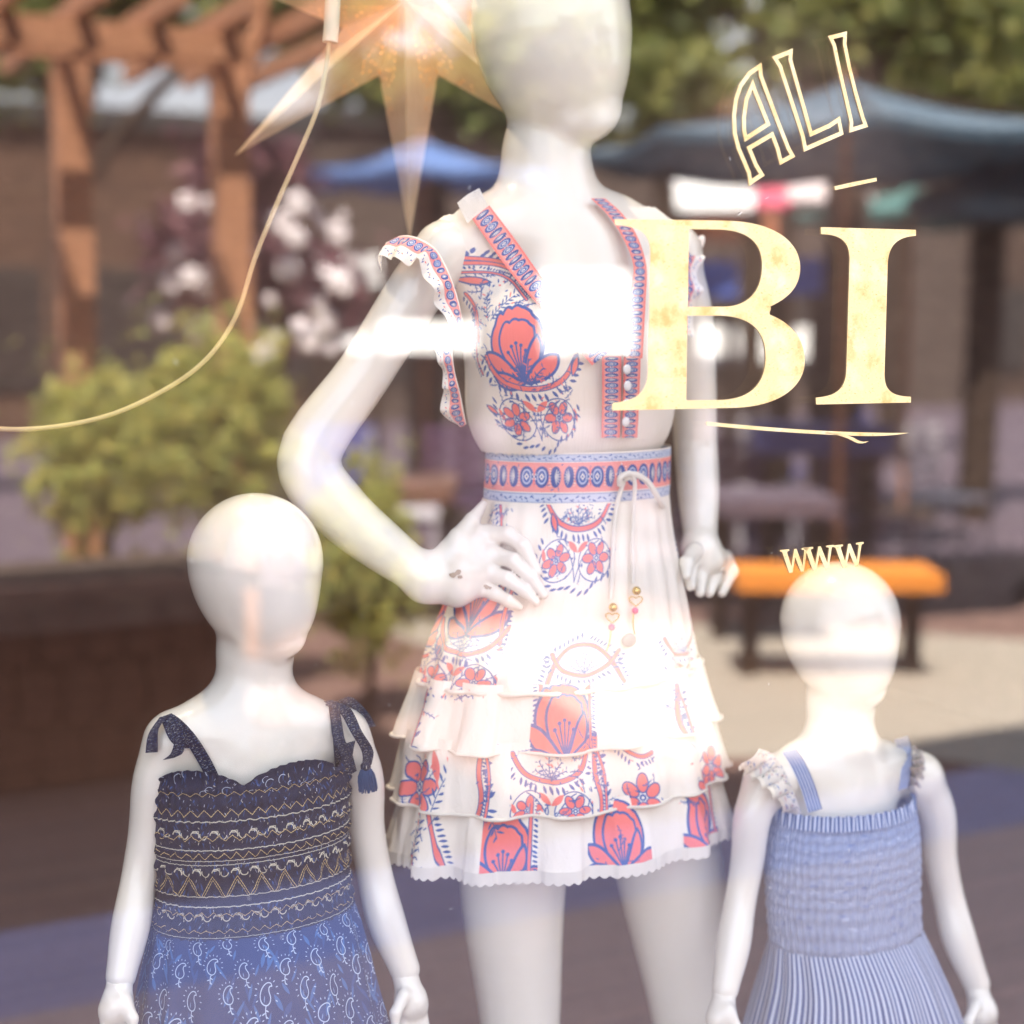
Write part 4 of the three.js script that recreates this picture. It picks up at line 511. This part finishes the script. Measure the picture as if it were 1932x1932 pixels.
{
  const b = pathOf(sB, [['M', 108, 146], ['L', 660, 152], ['C', 900, 156, 1000, 156, 1090, 168], ['C', 1360, 205, 1510, 340, 1511, 510], ['C', 1511, 660, 1420, 745, 1285, 806], ['C', 1300, 830, 1260, 860, 1290, 873], ['C', 1450, 935, 1545, 1060, 1546, 1215], ['C', 1546, 1430, 1330, 1566, 1010, 1574], ['L', 92, 1594], ['C', 84, 1575, 86, 1545, 100, 1536], ['C', 270, 1522, 352, 1460, 360, 1310], ['L', 378, 420], ['C', 380, 260, 320, 200, 112, 190]], THREE.Shape);
  b.holes.push(pathOf(sB, [['M', 668, 220], ['L', 900, 224], ['C', 1130, 232, 1224, 330, 1224, 500], ['C', 1224, 690, 1120, 808, 930, 808], ['L', 660, 809]], THREE.Path), pathOf(sB, [['M', 656, 876], ['L', 900, 876], ['C', 1140, 880, 1250, 990, 1250, 1190], ['C', 1250, 1400, 1130, 1512, 900, 1515], ['L', 648, 1518]], THREE.Path));
  part(word, 'letter', glyph(b), giltM);
  part(word, 'letter', glyph(pathOf(sB, [['M', 1668, 206], ['L', 2388, 226], ['L', 2388, 272], ['C', 2250, 280, 2182, 340, 2174, 480], ['L', 2150, 1320], ['C', 2150, 1440, 2200, 1486, 2350, 1490], ['L', 2350, 1534], ['L', 1634, 1549], ['L', 1632, 1497], ['C', 1780, 1485, 1852, 1440, 1862, 1300], ['L', 1887, 450], ['C', 1885, 320, 1830, 262, 1670, 259]], THREE.Shape)), giltM);
  const fl = thing('window_flourish', 'thin gold flourish line on the glass below the large letters', 'lettering', at(1480, 812, 0));
  part(fl, 'stroke', glyph(pathOf(sB, [['M', 800, 1680], ['C', 1100, 1706, 1500, 1745, 1920, 1758], ['C', 2060, 1762, 2200, 1766, 2330, 1764], ['C', 2200, 1790, 2060, 1790, 1930, 1786], ['C', 1500, 1770, 1100, 1738, 805, 1706]], THREE.Shape)), giltM);
  part(fl, 'curl', glyph(pathOf(sB, [['M', 1700, 1768], ['C', 1790, 1776, 1850, 1790, 1925, 1832], ['C', 1960, 1850, 2000, 1846, 2030, 1826], ['C', 2000, 1836, 1960, 1830, 1930, 1808], ['C', 1880, 1780, 1800, 1766, 1700, 1760]], THREE.Shape)), giltM);
  const arch = thing('window_lettering', 'arched gold outline letters A L I at the top of the window glass', 'lettering', at(1500, 200, 0));
  const outline = (pts, w) => { const P = pts.map((p) => new THREE.Vector2(...sA(...p))), n = P.length, off = (s) => P.map((p, i) => { const a = P[(i + n - 1) % n], b = P[(i + 1) % n], d0 = p.clone().sub(a).normalize(), d1 = b.clone().sub(p).normalize(), m = new THREE.Vector2(-d0.y - d1.y, d0.x + d1.x).normalize(), k = 1 / Math.max(0.45, m.dot(new THREE.Vector2(-d0.y, d0.x))); return p.clone().addScaledVector(m, s * w * k / 2); });
    const [a, b] = [off(1), off(-1)], A1 = THREE.ShapeUtils.area(a), B1 = THREE.ShapeUtils.area(b), [o, i] = Math.abs(A1) > Math.abs(B1) ? [a, b] : [b, a], s = new THREE.Shape(o); s.holes.push(new THREE.Path(i)); return s; };
  const w = 0.0048;
  part(arch, 'letter', glyph([outline([[545, 512], [430, 590], [330, 730], [280, 880], [259, 1050], [266, 1250], [310, 1420], [370, 1560], [425, 1690], [440, 1795], [567, 1710], [500, 1600], [425, 1415], [680, 1265], [740, 1420], [778, 1570], [905, 1500], [860, 1420], [760, 1170], [640, 850], [555, 620]], w), outline([[465, 710], [395, 880], [368, 1080], [370, 1220], [390, 1310], [635, 1150], [560, 960], [490, 790]], w)]), giltM);
  part(arch, 'letter', glyph(outline([[710, 420], [885, 350], [880, 440], [930, 620], [1010, 900], [1110, 1260], [1310, 1170], [1415, 1100], [1445, 1250], [1045, 1425], [1020, 1290], [920, 980], [770, 520]], w)), giltM);
  part(arch, 'letter', glyph(outline([[1325, 195], [1485, 155], [1480, 270], [1530, 520], [1600, 800], [1680, 1080], [1712, 1165], [1552, 1215], [1555, 1130], [1480, 800], [1400, 450], [1365, 280]], w)), giltM);
  part(arch, 'rule_line', glyph(pathOf(sA, [['M', 1366, 1838], ['L', 1575, 1790], ['L', 1830, 1742], ['L', 1834, 1780], ['L', 1580, 1836], ['L', 1374, 1880]], THREE.Shape)), giltM);
  const font = await new FontLoader().loadAsync('fonts/droid/droid_serif_bold.typeface.json'), web = thing('window_lettering', 'small gold letters W W W on the glass above the right child mannequin', 'lettering', at(1550, 1040, 0));
  for (const [x0, y0, x1, y1] of [[992, 622, 1347, 590], [1282, 594, 1660, 558], [1655, 566, 2030, 522]]) {
    const src = font.generateShapes('W', 100), bb = new THREE.Box2(); for (const s of src) for (const p of s.getPoints()) bb.expandByPoint(p); const W = bb.max.x - bb.min.x, H = bb.max.y - bb.min.y;
    const out = src.map((s) => { const e = s.extractPoints(10), f = (p) => { const a = (p.x - bb.min.x) / W, b = 1 - (p.y - bb.min.y) / H; return new THREE.Vector2(...sW(x0 + (x1 - x0) * a + b * 22, y0 + (y1 - y0) * a + b * 292)); }, sh = new THREE.Shape(e.shape.map(f)); for (const h of e.holes) sh.holes.push(new THREE.Path(h.map(f))); return sh; });
    part(web, 'letter', glyph(out), giltM);
  }
}
// ---------------------------------------------------------------- the street behind the photographer, seen in the pane
const brickTex = speckle('#75574c', 0.25), walkTex = speckle('#b9a3a0', 0.16), kerbTex = speckle('#a9a5c4', 0.16), concTex = speckle('#cfc4b6', 0.12), farTex = speckle('#6d6468', 0.2);
const ground = (x0, x1, z0, z1, y, m, name, rep = 1) => { const g = new THREE.PlaneGeometry(x1 - x0, z1 - z0).rotateX(-Math.PI / 2).translate((x0 + x1) / 2, y, (z0 + z1) / 2), uv = g.attributes.uv; for (let i = 0; i < uv.count; i++) uv.setXY(i, uv.getX(i) * (x1 - x0) * rep, uv.getY(i) * (z1 - z0) * rep); return struct(name, g, m); };
ground(-80, 90, -60, 110, -0.004, mat(lin(0.9, 0.9, 0.9), 0.95, { map: farTex }), 'ground');
ground(-30, 40, 0.02, 2.1, 0.002, mat(lin(0.95, 0.9, 0.9), 0.85, { map: walkTex }), 'sidewalk');
ground(-30, 40, 2.1, 2.65, 0.002, mat(lin(0.72, 0.68, 0.72), 0.85, { map: kerbTex }), 'paved_strip');
ground(-30, 40, 2.65, 6.7, 0, mat(lin(0.9, 0.9, 0.95), 0.85, { map: brickTex }), 'brick_pavement');
{ const onG = (u, v) => { const d = ray(u, v), t = -EYE.y / d.y; return new THREE.Vector2(EYE.x + d.x * t, EYE.z + d.z * t); };   // x and mirrored z
  const s = new THREE.Shape(new THREE.SplineCurve([[640, 1170], [800, 1168], [1000, 1178], [1300, 1180], [1620, 1190], [2050, 1215], [2600, 1240], [2600, 1500], [2050, 1470], [1640, 1420], [1400, 1432], [1180, 1405], [1040, 1320], [900, 1255], [760, 1206]].map((p) => onG(...p))).getPoints(140));
  const g = new THREE.ShapeGeometry(s).rotateX(-Math.PI / 2); g.translate(0, 0.004, 0); struct('sun_patch_paving', g, mat(lin(0.54, 0.525, 0.51), 0.8, { map: concTex })); }  // pale paving whose colour and outline stand in for a patch of sun
ground(-30, 40, 6.7, 30, 0.002, mat(lin(0.62, 0.52, 0.62), 0.9, { map: farTex }), 'shade_toned_terrace');  // terrace colour darkened to stand in for the shade of parasols and trees
const trunkM = mat(lin(0.11, 0.08, 0.06), 0.95, { map: speckle('#b9a79a', 0.35) }), woodM = mat(lin(0.9, 0.75, 0.6), 0.7, { map: speckle('#c4957a', 0.2) });
function foliage(c, rad, n, size, cols, gaps = 0.2) {       // leaf-sized faces through an uneven volume
  const pos = [], col = [], nor = [], idx = [], q = new THREE.Color();
  for (let i = 0; i < n; i++) {
    let p; for (let k = 0; k < 30; k++) { p = V(rr(-1, 1), rr(-1, 1), rr(-1, 1)); const l = p.length(); if (l > 1 || l < 0.25) continue; if (noise(p.x * 4.2 + c.x, p.y * 4.2 + c.y, p.z * 4.2 + c.z) < gaps - 0.25 || l > 0.72 + 0.5 * noise(p.x * 4.5 + 9, p.y * 4.5, p.z * 4.5)) continue; break; }
    p.set(c.x + p.x * rad.x, c.y + p.y * rad.y, c.z + p.z * rad.z); const a = V(rr(-1, 1), rr(-1, 1), rr(-1, 1)).normalize(), b = V(rr(-1, 1), rr(-1, 1), rr(-1, 1)).cross(a).normalize(), m = a.clone().cross(b), s = size * rr(0.6, 1.4); q.setRGB(...cols[Math.floor(rnd() * cols.length)]);
    const o = pos.length / 3; for (const [x, y] of [[-1, 0], [0, 0.45], [1, 0], [0, -0.45]]) { pos.push(p.x + (a.x * x + b.x * y) * s, p.y + (a.y * x + b.y * y) * s, p.z + (a.z * x + b.z * y) * s); nor.push(-m.x, -m.y, -m.z); col.push(q.r, q.g, q.b); } idx.push(o, o + 1, o + 2, o, o + 2, o + 3);
  }
  const g = new THREE.BufferGeometry(); g.setAttribute('position', new THREE.Float32BufferAttribute(pos, 3)); g.setAttribute('normal', new THREE.Float32BufferAttribute(nor, 3)); g.setAttribute('color', new THREE.Float32BufferAttribute(col, 3)); g.setIndex(idx); return g;
}
const leafM = new THREE.MeshPhysicalMaterial({ vertexColors: true, roughness: 0.8, transmission: 0.5, thickness: 0, side: THREE.DoubleSide });
const OAK = [[0.22, 0.28, 0.04], [0.34, 0.36, 0.07], [0.12, 0.16, 0.03], [0.46, 0.43, 0.10]], LIME = [[0.60, 0.60, 0.16], [0.48, 0.52, 0.13], [0.74, 0.62, 0.16], [0.28, 0.33, 0.08]], PLUM = [[0.22, 0.06, 0.11], [0.34, 0.13, 0.17], [0.12, 0.04, 0.08], [0.46, 0.22, 0.24]];
function tree(label, foot, h, r, crowns, cols, leafSize, n) {
  const t = thing('tree', label, 'tree', foot.clone()); const g = [tube([foot.clone(), foot.clone().add(V(0.05, h * 0.4, 0)), foot.clone().add(V(0.1, h * 0.8, 0.05))], r, 20, 10)];
  for (const [c, rad] of crowns) g.push(tube([foot.clone().add(V(0.06, h * 0.6, 0)), foot.clone().add(V(0.06, h * 0.7, 0)).lerp(c, 0.5), c.clone()], r * 0.4, 12, 7));
  part(t, 'trunk', merge(g), trunkM); crowns.forEach(([c, rad]) => part(t, 'crown', foliage(c, rad, n, leafSize, cols), leafM)); return t;
}
const footAt = (u, D, y = 0) => { const p = seen(u, 627, D); p.y = y; return p; };
const crown = (u, v, D, ru, rv) => [seen(u, v, D), V(ru * D / FL, rv * D / FL, ru * D / FL * 0.8)];
tree('broad green street tree with a dark trunk, right of the terrace', footAt(1580, 10), 4.4, 0.14, [crown(1540, 60, 10, 180, 150), crown(1760, 20, 10, 260, 170), crown(1290, -20, 10, 150, 90)], OAK, 0.06, 2600);
tree('green street tree standing behind the blue parasol', footAt(800, 14), 4.6, 0.16, [crown(760, 160, 14, 190, 70), crown(930, 190, 14, 120, 70), crown(560, 20, 14, 260, 110), crown(1060, 60, 14, 220, 140)], OAK, 0.075, 2300);
tree('green tree above the timber pergola', footAt(120, 12), 4.2, 0.13, [crown(560, -20, 12, 160, 90), crown(250, -40, 12, 220, 100), crown(40, 60, 12, 220, 180)], OAK, 0.06, 2400);
tree('purple leaved plum tree with pale blossom beside the pergola', footAt(460, 8.2), 1.6, 0.05, [crown(420, 470, 8.2, 190, 130), crown(600, 560, 8.2, 130, 120), crown(470, 330, 8.2, 150, 90)], PLUM, 0.03, 4200);
{ const t = scene.children[scene.children.length - 1], bl = []; for (let i = 0; i < 42; i++) { const p = seen(rr(300, 660), rr(380, 670), 8.2 - rr(0.2, 0.75)), r = rr(0.02, 0.065); for (let k = 0; k < 5; k++) bl.push(new THREE.SphereGeometry(r * 0.55, 8, 6).translate(p.x + r * 0.6 * Math.cos(k * 1.26), p.y + r * 0.6 * Math.sin(k * 1.26), p.z)); } part(t, 'blossom', merge(bl), mat(lin(0.9, 0.82, 0.84), 0.8)).userData.kind = 'stuff'; }
function shrub(label, c, rad, n, s = 0.019) { const foot = V(c.x, 0, c.z), t = thing('shrub', label, 'shrub', foot); part(t, 'stem', tube([foot, foot.clone().lerp(c, 0.5).add(V(0.03, 0, 0)), c], 0.02, 10, 6), trunkM); part(t, 'foliage', foliage(c, rad, n, s, LIME), leafM); }
shrub('tall yellow green shrub behind the stone planter', ...crown(420, 815, 6.6, 185, 250), 10500); shrub('low yellow green shrub beside the planter', ...crown(690, 1060, 6.3, 130, 240), 7000); shrub('wide yellow green shrub at the end of the planter', ...crown(190, 860, 6.8, 180, 220), 8500);
// pergola, planter
{ const D = 7.4, base = footAt(430, D), pg = thing('pergola', 'orange brown timber pergola at the edge of the terrace', 'pergola', base);
  for (const u of [430, 130, -150]) { const p = seen(u, 100, D), w = 0.075; part(pg, 'post', box(p.x - w, p.x + w, 0, p.y, p.z - w, p.z + w), woodM); }
  const a = seen(600, 110, D), b = seen(-200, 110, D); for (const dz of [-0.12, 0.12]) part(pg, 'beam', box(b.x - 0.2, base.x + 0.1, a.y - 0.06, a.y + 0.07, base.z + dz - 0.03, base.z + dz + 0.03), woodM);
  for (let i = 0; i < 7; i++) { const x = b.x + i * 0.32; part(pg, 'rafter', box(x - 0.025, x + 0.025, a.y + 0.073, a.y + 0.17, base.z - 0.6, base.z + 1.6), woodM); }
  part(pg, 'brace', tube([seen(438, 250, D), seen(490, 40, D), seen(500, -40, D)], 0.04, 12, 6), woodM); }
{ const D = 5.9, a = seen(-250, 1060, D), b = seen(425, 1060, D), pl = thing('planter', 'long speckled brown granite planter box', 'planter', V((a.x + b.x) / 2, 0, b.z));
  const gr = mat(lin(0.55, 0.42, 0.36), 0.6, { map: canvasTex(256, 256, (c, w, h) => { c.fillStyle = '#b48f7c'; c.fillRect(0, 0, w, h); for (let i = 0; i < 260; i++) { c.fillStyle = ['#33343f', '#d9b7a3', '#8a6a5c', '#40414c'][i % 4]; c.beginPath(); c.ellipse(rnd() * w, rnd() * h, rr(2, 9), rr(2, 8), rnd(), 0, 7); c.fill(); } }, true) });
  part(pl, 'planter_wall', box(a.x + 0.02, b.x - 0.02, 0, a.y - 0.06, b.z - 0.23, b.z + 0.25), gr); part(pl, 'cap_stone', box(a.x - 0.03, b.x + 0.03, a.y - 0.057, a.y, b.z - 0.29, b.z + 0.28), gr);
  for (let j = 0; j < 3; j++) for (let i = 0; i < 9; i++) { const w = (b.x - a.x) / 8, h = (a.y - 0.06) / 3, x0 = Math.max(a.x, a.x + (i - 0.5 * (j % 2)) * w), x1 = Math.min(b.x, a.x + (i + 1 - 0.5 * (j % 2)) * w); if (x1 - x0 > 0.03) part(pl, 'stone', box(x0 + 0.006, x1 - 0.006, j * h + 0.005, (j + 1) * h - 0.007, b.z - 0.25 - rr(0, 0.012), b.z - 0.228), gr); } part(pl, 'soil', box(a.x + 0.05, b.x - 0.05, a.y + 0.002, a.y + 0.02, b.z - 0.2, b.z + 0.2), trunkM); }
// parasols
function parasol(label, u, vTop, vRim, ru, D, color, grp) {
  const top = seen(u, vTop, D), rim = seen(u, vRim, D), R = ru * D / FL, o = thing('parasol', label, 'parasol', V(top.x, 0, top.z), grp), m = mat(color, 0.85, { transmission: 0.15, thickness: 0 });
  const rib = (k) => { const a = k * Math.PI / 4 + 0.2; return V(top.x + R * Math.cos(a), rim.y, top.z + R * Math.sin(a)); };
  for (let k = 0; k < 8; k++) { part(o, 'canopy_panel', grid(8, 8, (i, j) => { const e = rib(k).lerp(rib(k + 1), i), p = top.clone().lerp(e, j); p.y -= 0.06 * Math.sin(j * 3.14) + 0.05 * Math.sin(i * 3.14) * j; return { p, u: i, v: j }; }), m); part(o, 'rib', tube([top.clone().add(V(0, -0.02, 0)), rib(k).add(V(0, -0.02, 0))], 0.01, 4, 5), trunkM);
    part(o, 'valance', grid(8, 1, (i, j) => { const p = rib(k).lerp(rib(k + 1), i); p.y -= 0.05 * Math.sin(i * 3.14) + j * 0.05; return { p, u: i, v: j }; }), m); }
  part(o, 'pole', new THREE.CylinderGeometry(0.025, 0.025, top.y + 0.06, 12).translate(top.x, (top.y + 0.06) / 2, top.z), woodM); part(o, 'foot', new THREE.CylinderGeometry(0.28, 0.3, 0.08, 20).translate(top.x, 0.045, top.z), trunkM);
}
const TEAL = lin(0.05, 0.10, 0.15), AZURE = lin(0.10, 0.20, 0.48);
parasol('wide dark teal market parasol on the right of the terrace', 1600, 150, 278, 500, 8.4, TEAL); parasol('pale blue parasol left of the tall mannequin reflection', 800, 262, 330, 250, 13, AZURE);
parasol('dark teal parasol at the far right', 2050, 220, 370, 330, 9, TEAL); parasol('green parasol behind the wide teal one', 1720, 350, 400, 250, 13, lin(0.04, 0.16, 0.15));
// market stall tables and signs far out on the terrace
const whiteM = mat(lin(0.85, 0.84, 0.83), 0.6), stall = (name, label, cat, u0, u1, v0, v1, D, m, depth, tilt = 0, legs = true) => { const a = seen(u0, v0, D), b = seen(u1, v1, D), c = seen((u0 + u1) / 2, v1, D), w = (u1 - u0) * D / FL / 2, t = thing(name, label, cat, V(c.x, 0, c.z)); part(t, 'board', new THREE.BoxGeometry(2 * w, (a.y - b.y) / Math.max(0.3, Math.cos(tilt)), depth).rotateX(tilt).rotateY(YAW).translate(c.x, (a.y + b.y) / 2, c.z), m); if (legs) for (const q of [-0.85, 0.85]) part(t, 'leg', box(c.x + q * w * 0.88 - 0.03, c.x + q * w * 0.88 + 0.03, 0, b.y + 0.01, c.z - 0.03 - q * w * 0.4, c.z + 0.03 - q * w * 0.4), trunkM); };
stall('sign_board', 'long low white slanting board on two posts', 'sign', 596, 900, 612, 664, 12, whiteM, 0.03, 0.85); stall('sign_board', 'square white slanting board on two posts', 'sign', 1024, 1192, 516, 664, 12.2, whiteM, 0.03, 0.75); stall('sign_board', 'low white sign board behind the large letter', 'sign', 1230, 1570, 618, 684, 13, whiteM, 0.03, 0.5);
stall('sign_board', 'small white sign on posts beside the plum tree', 'sign', 585, 720, 480, 540, 11, whiteM, 0.05);
stall('awning', 'white awning board under the teal parasol', 'awning', 1275, 1425, 338, 402, 12, whiteM, 0.05, 0.8); stall('awning', 'pinkish white awning board at the far right', 'awning', 1480, 1640, 340, 384, 12, mat(lin(0.7, 0.6, 0.6), 0.7), 0.05, 0.8);
stall('awning', 'terracotta awning board far behind the terrace', 'awning', 1180, 1480, 408, 452, 17, mat(lin(0.55, 0.2, 0.1), 0.8), 0.8); stall('awning', 'salmon awning board high among the trees', 'awning', 1290, 1385, 170, 225, 19, mat(lin(0.7, 0.32, 0.24), 0.8), 0.8); stall('banner', 'red banner under the teal parasol', 'banner', 1425, 1485, 335, 395, 11.8, mat(lin(0.75, 0.12, 0.2), 0.8), 0.05, 0.5);
for (const [u, v, l] of [[1345, 525, 'left'], [1505, 520, 'right']]) stall('crate', `blue box on posts, ${l} of the pair behind the large letter`, 'box', u - 42, u + 42, v - 32, v + 36, 11, mat(lin(0.08, 0.16, 0.6), 0.6), 0.3);
stall('bench', 'orange bench in front of the right child mannequin reflection', 'bench', 1382, 1760, 1072, 1104, 7.2, mat(lin(0.75, 0.25, 0.03), 0.6), 0.4); stall('table', 'blue terrace table behind the flourish line', 'table', 1430, 1660, 800, 850, 9, mat(lin(0.08, 0.09, 0.3), 0.6), 0.7); stall('table', 'dark terrace table in the middle of the terrace', 'table', 1340, 1560, 930, 960, 8, mat(lin(0.12, 0.09, 0.12), 0.6), 0.7); stall('table', 'brown terrace table beside the low shrub', 'table', 690, 860, 905, 935, 8.5, mat(lin(0.2, 0.1, 0.07), 0.6), 0.7);
// cafe chairs scattered over the terrace
function cafeChair(p, turn, label, m) {
  const t = thing('cafe_chair', label, 'chair', p.clone()), S = (x, y, z) => V(x, y, z).applyAxisAngle(V(0, 1, 0), turn).add(p);
  const B = (w, h, d, x, y, z) => new THREE.BoxGeometry(w, h, d).translate(x, y, z).rotateY(turn).translate(p.x, p.y, p.z);
  part(t, 'seat', B(0.44, 0.035, 0.42, 0, 0.45, 0), m); for (let i = 0; i < 4; i++) part(t, 'back_slat', B(0.42, 0.06, 0.02, 0, 0.6 + i * 0.1, -0.2), m);
  for (const [x, z] of [[-0.2, -0.2], [0.2, -0.2], [-0.2, 0.19], [0.2, 0.19]]) part(t, 'leg', tube([S(x, z < 0 ? 0.95 : 0.45, z), S(x * 1.05, 0.22, z), S(x * 1.12, 0, z * 1.15)], 0.014, 6, 6), m);
}
[[1360, 9.4, 0.4, 0], [1500, 9.8, 2.4, 1], [1640, 9.2, 1.2, 0], [1430, 11.5, 3.3, 2], [1570, 12.5, 0.2, 1], [760, 9.6, 2.0, 2], [880, 10.4, 0.9, 0], [640, 10.2, 3.6, 1], [1800, 10.5, 2.8, 2]].forEach(([u, D, a, k], i) => cafeChair(footAt(u, D), a, ['dark plum', 'deep blue', 'pale grey'][k] + ' slatted cafe chair, ' + ['left of the blue table', 'behind the blue table', 'right of the blue table', 'far behind the dark table', 'farthest on the right of the terrace', 'behind the brown table', 'right of the brown table', 'left of the brown table', 'at the right end of the terrace'][i], mat([lin(0.12, 0.06, 0.12), lin(0.05, 0.08, 0.35), lin(0.6, 0.56, 0.6)][k], 0.5)));
// buildings across the street
function house(label, x0, x1, z, h, color) {
  const b = thing('building', label, 'building', V((x0 + x1) / 2, 0, z + 3)), m = mat(color, 0.9, { map: wallTex }); part(b, 'wall', box(x0, x1, 0, h, z, z + 6), m); part(b, 'cornice', box(x0 - 0.1, x1 + 0.1, h + 0.002, h + 0.3, z - 0.15, z + 6.1), frameM);
  for (let x = x0 + 1; x < x1 - 1.2; x += 2.1) for (const y of [0.7]) { const w = part(b, 'window', box(x, x + 1.3, y, y + 1.8, z - 0.06, z - 0.004), frameM); part(w, 'pane', box(x + 0.08, x + 1.22, y + 0.08, y + 1.72, z - 0.068, z - 0.062), mat(lin(0.045, 0.035, 0.03), 0.3)); }
}
house('brown brick shop building across the street', -8, 9, 23, 4.6, lin(0.40, 0.26, 0.19)); house('grey brick building across the street', 9.6, 24, 24, 5, lin(0.4, 0.36, 0.36)); house('dark brick building at the far end of the street', 24.5, 44, 25, 4.8, lin(0.35, 0.28, 0.26));
for (const [u, D] of [[1250, 16], [980, 18], [1850, 13], [-200, 14], [1680, 19]]) tree(`green street tree far across the terrace, ${u < 0 ? 'at the far left' : u > 1800 ? 'at the far right' : u < 1000 ? 'left of the middle' : u < 1300 ? 'in the middle' : 'right of the middle'}`, footAt(u, D), 4.5, 0.15, [crown(u, 150, D, 210, 140), ...(u === 1250 ? [] : [crown(u + 130, 40, D, 200, 130)])], OAK, 0.085, 2200);

renderer.render(scene, camera);
